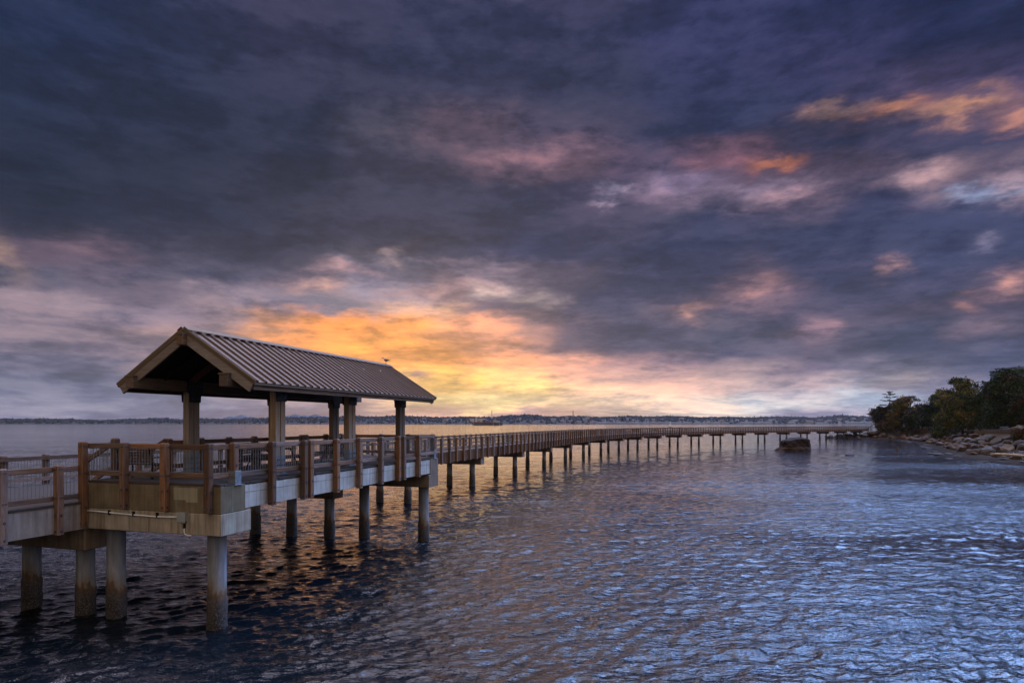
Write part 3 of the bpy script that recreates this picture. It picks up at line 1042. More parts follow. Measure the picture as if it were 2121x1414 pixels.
# ------------------------------------------------------------------ pavilion
def build_pavilion():
    R = pier_empty('pavilion', 'open timber shelter with a brown standing seam metal gable roof', 'pavilion')
    RC, HW = -2.38, 2.55
    U0, U1 = 1.12, 14.07
    ZR, ZE = 8.62, 6.985
    sl = (ZR - ZE) / HW
    ln = sqrt(HW ** 2 + (ZR - ZE) ** 2)
    nrm = {s: Vector((s * (ZR - ZE) / ln, 0, HW / ln)) for s in (1, -1)}

    def rp(s, d, u, off=0.0):
        """point on roof plane side s, distance d from ridge down-slope, height off the plane"""
        p = Vector((RC + s * d * HW / ln, u, ZR - d * (ZR - ZE) / ln))
        return p + nrm[s] * off
    # columns
    cu, cv = (3.44, 7.85, 12.2), (-0.8, -4.3)
    for v in cv:
        for u in cu:
            c = MB()
            for k in (-1, 1):
                c.box(v - 0.12, v + 0.12, u + k * 0.135 - 0.115, u + k * 0.135 + 0.115, DECK, 6.9)
            c.box(v - 0.07, v + 0.07, u - 0.03, u + 0.03, DECK, 6.9)
            co = c.build('column', M_TIMZ, R, bevel=0.012)
            b = MB()
            z0, z1 = DECK + 0.02, DECK + 0.62
            b.box(v - 0.11, v + 0.11, u - 0.262, u - 0.251, z0, z1)
            b.box(v - 0.11, v + 0.11, u + 0.251, u + 0.262, z0, z1)
            for s in (-1, 1):
                for k in (-1, 1):
                    x0, x1 = sorted((v + s * 0.121, v + s * 0.132))
                    b.box(x0, x1, u + k * 0.135 - 0.1, u + k * 0.135 + 0.1, z0, z1)
            b.box(v - 0.2, v + 0.2, u - 0.3, u + 0.3, DECK, DECK + 0.018)
            for i in range(3):
                z = z0 + 0.12 + 0.17 * i
                for s in (-0.05, 0.05):
                    b.disc((v + s, u - 0.262, z), (0, -1, 0), 0.02, 0.025, 1)
                    for k in (-1, 1):
                        b.disc((v + 0.132, u + k * 0.135 + s, z), (1, 0, 0), 0.02, 0.025, 1)
                        b.disc((v - 0.132, u + k * 0.135 + s, z), (-1, 0, 0), 0.02, 0.025, 1)
            b.build('base_plate', [M_GALV, M_BOLT], co)
            k = MB()
            for s in (-1, 1):
                x0, x1 = sorted((v + s * 0.155, v + s * 0.167))
                vs = [(-0.36, 7.24), (0.36, 7.24), (0.36, 6.86), (0.27, 6.78), (0.25, 6.5), (-0.25, 6.5), (-0.27, 6.78), (-0.36, 6.86)]
                pts = [(x0, u + a, z) for a, z in vs] + [(x1, u + a, z) for a, z in vs]
                n = len(vs)
                fs = [tuple(range(n))[::-1], tuple(range(n, 2 * n))] + [(i, (i + 1) % n, n + (i + 1) % n, n + i) for i in range(n)]
                k.add(pts, fs)
                for a in (-0.24, -0.08, 0.08, 0.24):
                    k.disc((v + s * 0.167, u + a, 7.05), (s, 0, 0), 0.024, 0.025, 1)
                for a in (-0.13, 0.13):
                    k.disc((v + s * 0.167, u + a, 6.62), (s, 0, 0), 0.024, 0.025, 1)
            k.build('bracket', [M_DARKSTEEL, M_BOLT], co)
    # long beams and ridge beam, with projecting ends and caps
    for v in cv:
        b = MB().box(v - 0.15, v + 0.15, 0.98, 14.5, 6.86, 7.22).build('beam', M_TIMY, R, bevel=0.015)
        MB().box(v - 0.165, v + 0.165, 0.96, 1.35, 7.222, 7.262).box(v - 0.165, v + 0.165, 14.2, 14.52, 7.222, 7.262).build('cap', M_TRIM, b)
    b = MB().box(RC - 0.12, RC + 0.12, 0.98, 14.4, 8.13, 8.44).build('ridge_beam', M_TIMY, R, bevel=0.015)
    MB().box(RC - 0.135, RC + 0.135, 0.96, 1.105, 8.442, 8.48).build('cap', M_TRIM, b)
    # roof panels with seams
    for s in (1, -1):
        m = MB()
        vs = [rp(s, 0.02, U0), rp(s, ln, U0), rp(s, ln, U1), rp(s, 0.02, U1)]
        lo = [p - nrm[s] * 0.035 for p in vs]
        m.add(vs + lo, [(0, 1, 2, 3), (7, 6, 5, 4), (0, 4, 5, 1), (1, 5, 6, 2), (2, 6, 7, 3), (3, 7, 4, 0)] if s == -1 else
              [(3, 2, 1, 0), (4, 5, 6, 7), (1, 5, 4, 0), (2, 6, 5, 1), (3, 7, 6, 2), (0, 4, 7, 3)])
        n = 34
        for i in range(n):
            u = U0 + 0.14 + (U1 - U0 - 0.28) * i / (n - 1)
            w0, w1, h = 0.048, 0.02, 0.058
            q = []
            for d in (0.06, ln + 0.004):
                q += [rp(s, d, u - w0, 0.002), rp(s, d, u + w0, 0.002), rp(s, d, u + w1, h), rp(s, d, u - w1, h)]
            m.add(q, [(0, 1, 2, 3), (7, 6, 5, 4), (0, 4, 5, 1), (1, 5, 6, 2), (2, 6, 7, 3), (3, 7, 4, 0)])
        m.build('roof_panel', M_ROOF, R)
        # soffit boards under the metal
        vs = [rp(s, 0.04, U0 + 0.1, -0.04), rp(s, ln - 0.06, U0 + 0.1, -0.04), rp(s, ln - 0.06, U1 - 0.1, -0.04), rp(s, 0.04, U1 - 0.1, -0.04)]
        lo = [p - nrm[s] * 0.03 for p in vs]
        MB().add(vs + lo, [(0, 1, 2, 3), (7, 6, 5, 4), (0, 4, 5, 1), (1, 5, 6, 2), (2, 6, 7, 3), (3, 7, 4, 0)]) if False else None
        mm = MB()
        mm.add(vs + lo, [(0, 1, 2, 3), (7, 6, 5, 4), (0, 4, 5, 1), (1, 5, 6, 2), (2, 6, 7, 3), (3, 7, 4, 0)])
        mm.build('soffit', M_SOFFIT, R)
        # rafters
        for u in (2.2, 3.44, 4.9, 6.4, 7.85, 9.3, 10.8, 12.2, 13.3):
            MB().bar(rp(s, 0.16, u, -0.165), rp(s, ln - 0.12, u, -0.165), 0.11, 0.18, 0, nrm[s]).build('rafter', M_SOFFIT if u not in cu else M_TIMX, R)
        # barge boards at both gables and metal rake trim
        for u, du in ((U0 + 0.055, 1), (U1 - 0.055, -1)):
            MB().bar(rp(s, 0.13, u, -0.2), rp(s, ln - 0.02, u, -0.2), 0.07, 0.29, 0, nrm[s]).build('barge_board', M_BARGE, R, bevel=0.008)
            MB().bar(rp(s, 0.0, u - du * 0.045, -0.005), rp(s, ln + 0.015, u - du * 0.045, -0.005), 0.02, 0.14, 0, nrm[s]).build('rake_trim', M_TRIM, R)
        # eave fascia and drip edge
        MB().bar(rp(s, ln - 0.03, U0 + 0.1, -0.16), rp(s, ln - 0.03, U1 - 0.1, -0.16), 0.055, 0.21, 0, (0, 0, 1)).build('fascia', M_TIMY, R, bevel=0.006)
        MB().bar(rp(s, ln + 0.015, U0 + 0.02, -0.055), rp(s, ln + 0.015, U1 - 0.02, -0.055), 0.03, 0.05, 0, (0, 0, 1)).build('drip_edge', M_TRIM, R)
    # ridge cap
    m = MB()
    for s in (1, -1):
        q = []
        for u in (U0 - 0.02, U1 + 0.02):
            q += [rp(s, 0.0, u, 0.075), rp(s, 0.2, u, 0.075), rp(s, 0.2, u, 0.09), rp(s, -0.0, u, 0.095)]
        m.add(q, [(0, 1, 2, 3), (7, 6, 5, 4), (0, 4, 5, 1), (1, 5, 6, 2), (2, 6, 7, 3), (3, 7, 4, 0)])
    m.build('ridge_cap', M_TRIM, R)
    # curved braces from the left row of columns up to the ridge
    for u in cu:
        for s, v0 in ((-1, cv[1]), (1, cv[0])):
            pts = []
            for k in range(7):
                t = k / 6
                pts.append((v0 + (RC - v0) * t, u, 7.2 + 0.92 * (t ** 0.75)))
            m = MB()
            for a, b_ in zip(pts[:-1], pts[1:]):
                m.bar(a, b_, 0.1, 0.17, 0, (0, 1, 0.001))
            m.build('brace', M_TIMX, R)
    return R


build_pavilion()

# ------------------------------------------------------------------ boardwalk
KN = [0.0019, -0.00129, 0.0041, 0.00571, 0.00509, 0.00469, -0.0001, -0.00089]
V0, UB0, SPAN = -8.95, 27.2, 12.956


def centreline():
    """points (x, y, heading) every 0.25 m, s = 0 at u = -9"""
    pts = []
    s0 = -9.0
    n = int((UB0 - s0) / 0.25)
    for i in range(n):
        x, y, _ = W(s0 + i * 0.25, V0)
        pts.append((x, y, PA))
    x, y, _ = W(s0 + n * 0.25, V0)
    tot = SPAN * 18
    th = PA
    d = 0.0
    while d < tot + 19:
        pts.append((x, y, th))
        c = np.interp(min(d, tot), np.linspace(0, tot, 8), KN)
        x += sin(th + c * 0.125) * 0.25
        y += cos(th + c * 0.125) * 0.25
        th += c * 0.25
        d += 0.25
    return pts


CL = centreline()
S_BENT0 = UB0 + 9.0      # distance along the line of the first two-pile bent


def cl(s, off=0.0, z=0.0):
    i = min(max(s / 0.25, 0), len(CL) - 1.001)
    k = int(i)
    f = i - k
    a, b = CL[k], CL[k + 1]
    x, y, h = a[0] + (b[0] - a[0]) * f, a[1] + (b[1] - a[1]) * f, a[2] + (b[2] - a[2]) * f
    return (x + cos(h) * off, y - sin(h) * off, z), h


S_END = len(CL) * 0.25 - 0.5
HWID = 2.2


def build_boardwalk():
    B = empty('boardwalk', (0, 0, 0), 0, 'long curving boardwalk on concrete piles reaching the wooded shore', 'boardwalk')

    def strip(name, mat, o0, o1, z0, z1, s0, s1, step=2.0):
        m = MB()
        n = max(1, int((s1 - s0) / step))
        ring = []
        for i in range(n + 1):
            s = s0 + (s1 - s0) * i / n
            ring.append([cl(s, o0, z0)[0], cl(s, o1, z0)[0], cl(s, o1, z1)[0], cl(s, o0, z1)[0]])
        vs = [p for r in ring for p in r]
        fs = [(0, 1, 2, 3), (4 * n + 3, 4 * n + 2, 4 * n + 1, 4 * n)]
        for i in range(n):
            a, b = 4 * i, 4 * i + 4
            for k in range(4):
                fs.append((a + k, b + k, b + (k + 1) % 4, a + (k + 1) % 4))
        m.add(vs, fs)
        return m.build(name, mat, B)
    # wide part beside the platform: right edge at v = -4.8, then narrow
    s_w = 15.2 + 9.0
    strip('side_girder', M_CONC_WALK, -4.8 - V0 - 0.3, -4.8 - V0, 2.70, 3.44, 0, s_w)
    strip('side_girder', M_CONC_WALK, -HWID, -HWID + 0.3, 2.70, 3.44, 0, S_END)
    strip('side_girder', M_WOODX, HWID - 0.3, HWID, 2.70, 3.44, s_w, S_END)
    strip('deck_slab', M_CONC_CAP, -HWID + 0.3, -4.8 - V0 - 0.3, 3.0, 3.42, 0, s_w)
    strip('deck_slab', M_CONC_CAP, -HWID + 0.3, HWID - 0.3, 3.0, 3.42, s_w, S_END)
    strip('deck', M_DECK, -HWID - 0.03, -4.8 - V0 + 0.03, 3.444, 3.50, 0, s_w)
    strip('deck', M_DECK, -HWID - 0.03, HWID + 0.03, 3.444, 3.50, s_w, S_END)
    # vertical facing boards along the right side
    m = MB()
    s = s_w
    while s < 150:
        (x, y, _), h = cl(s, HWID + 0.02)
        d = Vector((sin(h), cos(h), 0))
        w = random.uniform(0.1, 0.14)
        zb = 2.66 + random.uniform(-0.03, 0.03)
        m.bar(Vector((x, y, zb)), Vector((x, y, 3.4 + random.uniform(-0.02, 0.01))), 0.03 + random.uniform(0, 0.02), w, 0, d)
        s += w + random.uniform(0.012, 0.09)
    m.build('facing_boards', M_WOODZ, B)
    # bents

    def cap(c, h, length, off=0.0, wid=0.9):
        m = MB().box(-length / 2, length / 2, -wid / 2, wid / 2, 2.02, 2.70)
        o = m.build('pile_cap', M_CONC_CAP, B, bevel=0.02)
        o.location = (c[0], c[1], 0)
        o.rotation_euler = (0, 0, -h)
        return o
    for u in (0.5, 13.6):
        c = W(u, (-11.1 - 4.95) / 2)
        cap(c, PA, 6.15)
        for v in (-9.92, -7.69, -5.46):
            p = W(u, v)
            add_pile(B, p[0], p[1], 2.1)
    for i in range(20):
        s = S_BENT0 + i * SPAN
        if s > S_END - 2:
            break
        c, h = cl(s)
        cap(c, h, 4.3)
        for o_ in (-1.13, 1.13):
            p, _ = cl(s, o_)
            add_pile(B, p[0], p[1], 2.1)
    return B


build_boardwalk()


def build_walk_railing(name, label, off, s0, s1, near=False, step=1.5):
    R = empty(name, (0, 0, 0), 0, label, 'railing')
    ss = list(np.arange(s0, s1, step))
    far = MB()
    z0, z1 = 2.62, 4.62
    src = None
    sgn = 1 if off > 0 else -1
    for i, s in enumerate(ss):
        p, h = cl(s, off + sgn * 0.12)
        if i < 98:
            if src is None:
                src = MB().post(0, 0, POST, z0, z1).build('post', M_WOODZ, R)
                o = src
            else:
                o = src.copy()
                COL.objects.link(o)
                o.parent = R
            o.location = (p[0], p[1], random.uniform(-0.012, 0.012))
            o.rotation_euler = (random.uniform(-0.007, 0.007), random.uniform(-0.007, 0.007), -h + random.uniform(-0.03, 0.03))
        else:
            far.post(p[0], p[1], POST, z0, z1, 0, -h)
    if far.v:
        tag(far.build('far_posts', M_WOODZ, R), None, None, None, 'stuff')

    def runs(z, th, nm):
        m = MB()
        for a in np.arange(s0, s1 - 0.01, step):
            pa, _ = cl(a, off - sgn * 0.02, z)
            pb, _ = cl(min(a + step, s1), off - sgn * 0.02, z)
            m.bar(pa, pb, 0.085, th)
        m.build(nm, M_WOODY, R)
    runs(4.49, 0.14, 'top_rail')
    runs(3.72, 0.14, 'bottom_rail')
    m = MB()
    for a in np.arange(s0, min(s1, 140), 0.11):
        p, h = cl(a, off - sgn * 0.02)
        w = 0.0075
        m.tube([(p[0], p[1], 3.78), (p[0], p[1], 4.43)], w, 4, 0, False)
    for a in np.arange(min(s1, 140), s1, 0.16):
        p, h = cl(a, off - sgn * 0.02)
        m.tube([(p[0], p[1], 3.78), (p[0], p[1], 4.43)], 0.008, 3, 0, False)
    if m.v:
        m.build('balusters', M_BAR, R)
    return R


build_walk_railing('boardwalk_railing', 'timber railing along the seaward edge of the curving boardwalk', -HWID, 0.6, S_END)
build_walk_railing('boardwalk_railing', 'timber railing along the shoreward edge of the curving boardwalk beyond the platform', HWID, 24.6, S_END)


def build_near_rail():
    R = pier_empty('boardwalk_railing', 'lower railing section at the left edge butting the raised platform', 'railing')
    us = [-0.875, -2.38, -3.9, -5.4]
    for u in us:
        rail_post(R, -4.75, u, 2.66, 4.61, True, ((0, -1), (1, 0)), (4.5, 3.7))
    seq = [-0.2] + us
    for a, b in zip(seq[:-1], seq[1:]):
        rail_bay(R, (-4.9, a), (-4.9, b), 4.56, 3.74)


build_near_rail()


def build_cross_rail():
    R = pier_empty('boardwalk_railing', 'short railing closing the wide deck behind the platform', 'railing')
    for v in (-6.7, -5.2):
        rail_post(R, v, 15.25, 2.7, 4.62, False)
    rail_bay(R, (-6.8, 15.2), (-4.9, 15.2), 4.56, 3.79)


build_cross_rail()


# ------------------------------------------------------------------ benches and tables
def build_bench(label, v, u, rz, length=1.5):
    p = W(u, v, DECK)
    R = empty('park_bench', p, -PA + rz, label, 'bench', 'benches on the platform')
    L2 = length / 2
    s = MB()
    for i in range(4):
        s.box(-L2, L2, 0.03 + i * 0.115, 0.13 + i * 0.115, 0.42, 0.46)
    s.build('seat', M_DECK, R, bevel=0.006)
    b = MB()
    for i in range(5):
        z = 0.5 + i * 0.085
        b.box(-L2, L2, -0.05 - i * 0.012, -0.015 - i * 0.012, z, z + 0.07)
    b.build('backrest', M_DECK, R, bevel=0.006)
    for x in (-L2 + 0.1, L2 - 0.1):
        f = MB()
        f.bar((x, 0.0, 0.0), (x, 0.02, 0.46), 0.04, 0.06)
        f.bar((x, 0.46, 0.0), (x, 0.46, 0.64), 0.04, 0.05)
        f.bar((x, 0.02, 0.44), (x, -0.11, 0.95), 0.035, 0.05)
        f.bar((x, -0.01, 0.4), (x, 0.5, 0.4), 0.04, 0.035)
        f.bar((x, -0.05, 0.64), (x, 0.5, 0.65), 0.04, 0.035)
        f.build('frame', M_IRON, R)
    return R


build_bench('slatted bench with black ends standing beside the steps', -3.75, 0.72, 0.0, 1.45)
build_bench('slatted bench under the roof facing across the platform', -4.2, 6.0, -pi / 2, 1.8)


def build_table(label, v, u):
    R = empty('picnic_table', W(u, v, DECK), -PA, label, 'table', 'picnic tables under the roof')
    t = MB()
    for i in range(5):
        t.box(-0.4 + i * 0.162, -0.25 + i * 0.162, -0.9, 0.9, 0.72, 0.76)
    t.build('tabletop', M_DECK, R, bevel=0.006)
    for s in (-1, 1):
        b = MB()
        for i in range(2):
            x = s * 0.62 + i * 0.15 - 0.15
            b.box(x, x + 0.14, -0.9, 0.9, 0.42, 0.46)
        b.build('seat', M_DECK, R, bevel=0.006)
    for y in (-0.65, 0.65):
        f = MB()
        f.tube([(-0.72, y, 0.40), (0.72, y, 0.40)], 0.03, 8)
        for s in (-1, 1):
            f.tube([(s * 0.62, y, 0.0), (s * 0.55, y, 0.2), (s * 0.28, y, 0.71)], 0.03, 8)
        f.tube([(-0.35, y, 0.70), (0.35, y, 0.70)], 0.025, 8)
        f.build('leg_frame', M_IRON, R)
    return R


build_table('picnic table with dark tube legs under the near half of the roof', -2.5, 5.4)
build_table('picnic table with dark tube legs under the far half of the roof', -2.5, 10.0)


# ------------------------------------------------------------------ seagull on the ridge
def build_gull():
    M_WHITE = simple('gull_white_feathers', (0.5, 0.48, 0.45), 0.7, 0, 0.1)
    M_GREY = simple('gull_grey_feathers', (0.16, 0.165, 0.18), 0.7, 0, 0.15)
    M_BEAK = simple('gull_yellow_beak', (0.35, 0.2, 0.03), 0.5)
    base = Vector(W(13.75, -2.38, 8.72))
    R = empty('seagull', base, -0.25, 'seagull standing on the far end of the roof ridge facing left', 'bird')
    # body profile stations along x (bird looks towards -x): x, z, radius y, radius z
    st = [(-0.185, 0.27, 0.004, 0.004), (-0.17, 0.275, 0.02, 0.022), (-0.145, 0.285, 0.032, 0.035), (-0.115, 0.28, 0.034, 0.037), (-0.09, 0.25, 0.034, 0.035), (-0.075, 0.215, 0.045, 0.045),
          (-0.05, 0.185, 0.06, 0.062), (0.0, 0.165, 0.068, 0.068), (0.06, 0.16, 0.06, 0.056), (0.11, 0.158, 0.043, 0.038), (0.15, 0.155, 0.028, 0.02), (0.2, 0.15, 0.022, 0.01), (0.225, 0.148, 0.012, 0.004)]
    n = 14
    vs, fs = [], []
    for x, z, ry, rz in st:
        for k in range(n):
            a = 2 * pi * k / n
            vs.append((x, ry * cos(a), z + rz * sin(a)))
    for i in range(len(st) - 1):
        for k in range(n):
            fs.append((i * n + k, (i + 1) * n + k, (i + 1) * n + (k + 1) % n, i * n + (k + 1) % n))
    m = MB()
    m.add(vs, fs)
    for y in (-0.025, 0.025):
        m.tube([(0.01, y, 0.12), (0.02, y, 0.06), (0.005, y, 0.0)], [0.012, 0.006, 0.005], 6, 1)
        m.bar((-0.035, y, 0.003), (0.01, y, 0.003), 0.03, 0.006, 1)
    body = m.build('body', [M_WHITE, M_BEAK], R, smooth=True)
    MB().tube([(-0.17, 0, 0.277), (-0.2, 0, 0.274), (-0.225, 0, 0.264)], [0.012, 0.01, 0.003], 6).build('beak', M_BEAK, body)
    for s in (-1, 1):
        w = MB()
        prof = [(-0.06, 0.2), (-0.02, 0.225), (0.06, 0.215), (0.15, 0.185), (0.25, 0.15), (0.16, 0.15), (0.06, 0.135), (-0.02, 0.145), (-0.055, 0.17)]
        y0, y1 = s * 0.05, s * 0.074
        pts = [(x, y0, z) for x, z in prof] + [(x, y1 if 0 < i < 4 or i > 5 else s * 0.06, z) for i, (x, z) in enumerate(prof)]
        k = len(prof)
        w.add(pts, [tuple(range(k)), tuple(range(2 * k - 1, k - 1, -1))] + [(i, (i + 1) % k, k + (i + 1) % k, k + i) for i in range(k)])
        w.build('wing', M_GREY, R)


build_gull()
#@@LAND@@

# ------------------------------------------------------------------ near shore on the right
SHORE = [(300, 345), (230, 312), (180, 285), (152, 263), (136, 251), (124, 243), (120.5, 238), (127, 225), (129.5, 213), (122, 196), (114, 178), (101, 155), (89, 134),
         (80, 118), (73.5, 108), (72.5, 103), (71.5, 98), (70.5, 93), (69, 86), (67, 74), (70, 56), (84, 40), (120, 20), (300, -10)]


def shore_smooth():
    P = np.array(SHORE, float)
    out = []
    for i in range(len(P) - 1):
        p0, p1, p2, p3 = P[max(i - 1, 0)], P[i], P[i + 1], P[min(i + 2, len(P) - 1)]
        for k in range(8):
            t = k / 8
            out.append(0.5 * ((2 * p1) + (-p0 + p2) * t + (2 * p0 - 5 * p1 + 4 * p2 - p3) * t * t + (-p0 + 3 * p1 - 3 * p2 + p3) * t ** 3))
    out.append(P[-1])
    return np.array(out)


SHP = shore_smooth()
_poly = np.concatenate([SHP, [[400, -10], [400, 345]]])


def shore_dist(X, Y):
    """signed distance inland of the waterline"""
    d = np.full(X.shape, 1e9)
    for i in range(len(SHP) - 1):
        a, b = SHP[i], SHP[i + 1]
        ab = b - a
        t = np.clip(((X - a[0]) * ab[0] + (Y - a[1]) * ab[1]) / (ab @ ab), 0, 1)
        d = np.minimum(d, np.hypot(X - a[0] - t * ab[0], Y - a[1] - t * ab[1]))
    ins = np.zeros(X.shape, bool)
    n = len(_poly)
    j = n - 1
    for i in range(n):
        xi, yi = _poly[i]
        xj, yj = _poly[j]
        c = ((yi > Y) != (yj > Y)) & (X < (xj - xi) * (Y - yi) / (yj - yi + 1e-12) + xi)
        ins ^= c
        j = i
    return np.where(ins, d, -d)


def vnoise(X, Y, sc, seed):
    r = np.random.default_rng(seed)
    T = r.random((64, 64))
    x, y = X * sc, Y * sc
    xi, yi = np.floor(x).astype(int), np.floor(y).astype(int)
    fx, fy = x - xi, y - yi
    fx, fy = fx * fx * (3 - 2 * fx), fy * fy * (3 - 2 * fy)
    g = lambda a, b: T[a % 64, b % 64]
    return (g(xi, yi) * (1 - fx) + g(xi + 1, yi) * fx) * (1 - fy) + (g(xi, yi + 1) * (1 - fx) + g(xi + 1, yi + 1) * fx) * fy - 0.5


def land_h(X, Y):
    d = shore_dist(X, Y)
    rug = vnoise(X, Y, 0.23, 1) * 0.5 + vnoise(X, Y, 0.7, 2) * 0.3 + vnoise(X, Y, 2.1, 3) * 0.14
    far = np.clip((Y - 150) / 60, 0, 1)
    top = 4.75 - 0.9 * far
    w = 14 - 3.0 * far
    beach = np.clip(d, 0, 8) * 0.07
    bank = np.clip((d - 6) / w, 0, 1)
    bank = bank * bank * (3 - 2 * bank)
    h = np.where(d < 0, d * 0.16, beach + bank * (top - 0.5))
    h += np.clip((d - 26) / 60, 0, 1) * 5.0
    h += rug * np.clip(0.25 + d * 0.08, 0, 0.75) * np.where(d > 22, 0.4, 1.0)
    return h


def ground_mat():
    t = NT('shore_ground')
    g = t.n('ShaderNodeNewGeometry')
    sep = t.n('ShaderNodeSeparateXYZ')
    t.l(g.outputs['Position'], sep.inputs[0])
    n1 = t.noise(t.coord((1, 1, 1), 'World'), 0.6, 6, 0.65)
    n2 = t.noise(t.coord((1, 1, 1), 'World'), 3.5, 5, 0.65)
    z = t.m('MULTIPLY_ADD', t.m('SUBTRACT', n1, 0.5), 1.2, sep.outputs[2])
    col = t.ramp(t.m('DIVIDE', z, 6.0), [(0.0, (0.018, 0.013, 0.010)), (0.06, (0.04, 0.029, 0.02)), (0.16, (0.075, 0.055, 0.038)), (0.45, (0.085, 0.062, 0.042)),
                                         (0.7, (0.06, 0.048, 0.028)), (0.85, (0.03, 0.03, 0.014))])
    col = t.mix(0.9, col, t.ramp(n2, [(0.3, 0.4), (0.65, 1.3)]), 'MULTIPLY')
    t.color(col)
    t.rough(1.0)
    t.b.inputs['Specular IOR Level'].default_value = 0.05
    t.bump(n2, 0.8, 0.25)
    return t.mat


M_GROUND = ground_mat()


def build_land():
    xs = np.concatenate([np.arange(58, 150, 0.9), np.arange(150, 330, 3.0)])
    ys = np.concatenate([np.arange(18, 60, 2.5), np.arange(60, 265, 0.9), np.arange(265, 350, 4.0)])
    X, Y = np.meshgrid(xs, ys)
    Z = land_h(X, Y)
    nr, nc = X.shape
    i = np.arange(nr - 1)[:, None] * nc + np.arange(nc - 1)[None, :]
    Fq = np.stack([i, i + 1, i + nc + 1, i + nc], -1).reshape(-1, 4)
    zf = Z.ravel()[Fq].max(1)
    Fq = Fq[zf > -0.9]
    me = np_mesh('terrain', np.stack([X, Y, Z], -1).reshape(-1, 3), Fq, M_GROUND)
    o = bpy.data.objects.new('terrain', me)
    COL.objects.link(o)
    tag(o, 'brown sandy beach and earth bank of the wooded headland', None, None, 'structure')


build_land()


def gz(x, y):
    return float(land_h(np.array([x], float), np.array([y], float))[0])


# ------------------------------------------------------------------ rocks
def rock_mat(name, cols, low=None):
    t = NT(name)
    n1 = t.noise(t.coord((1, 1, 1)), 1.6, 6, 0.65, 0.3)
    info = t.n('ShaderNodeObjectInfo')
    col = t.ramp(info.outputs['Random'], [(i / (len(cols) - 1), c) for i, c in enumerate(cols)])
    col = t.mix(0.9, col, t.ramp(n1, [(0.3, 0.5), (0.7, 1.25)]), 'MULTIPLY')
    t.color(col)
    t.rough(0.85)
    t.bump(t.noise(t.coord((1, 1, 1)), 7, 5, 0.65), 0.6, 0.1)
    return t.mat


M_ROCK = rock_mat('riprap_stone', [(0.068, 0.046, 0.028), (0.125, 0.06, 0.028), (0.045, 0.031, 0.021), (0.155, 0.11, 0.065), (0.095, 0.08, 0.064), (0.04, 0.028, 0.02), (0.13, 0.08, 0.042), (0.06, 0.043, 0.029)])
M_DARKROCK = rock_mat('dark_wet_rock', [(0.035, 0.026, 0.02), (0.06, 0.045, 0.033)])


def rock_mesh(seed, mat, flat=0.75, sub=2, cuts=10):
    r = random.Random(seed)
    bm = bmesh.new()
    bmesh.ops.create_icosphere(bm, subdivisions=sub, radius=1.0)
    planes = []
    for _ in range(cuts):
        d = Vector((r.gauss(0, 1), r.gauss(0, 1), r.gauss(0, 0.8))).normalized()
        planes.append((d, r.uniform(0.55, 0.86)))
    for v in bm.verts:
        for d, h in planes:
            k = v.co.dot(d)
            if k > h:
                v.co -= d * (k - h)
        v.co *= 1 + r.uniform(-0.04, 0.04)
        v.co.z *= flat
    me = bpy.data.meshes.new('rock')
    bm.to_mesh(me)
    bm.free()
    me.materials.append(mat)
    return me


ROCKS = [rock_mesh(i, M_ROCK) for i in range(9)]


def put_rock(name, me, x, y, z, s, label, cat, group=None, sc=None):
    o = bpy.data.objects.new(name, me)
    COL.objects.link(o)
    o.location = (x, y, z)
    o.rotation_euler = (random.uniform(-0.5, 0.5), random.uniform(-0.5, 0.5), random.uniform(0, 6.28))
    if sc and name != 'boulder':
        o.rotation_euler = (0, 0, random.uniform(0, 6.28))
    o.scale = sc or (s * random.uniform(0.8, 1.35), s * random.uniform(0.8, 1.2), s * random.uniform(0.75, 1.1))
    tag(o, label, cat, group)
    return o


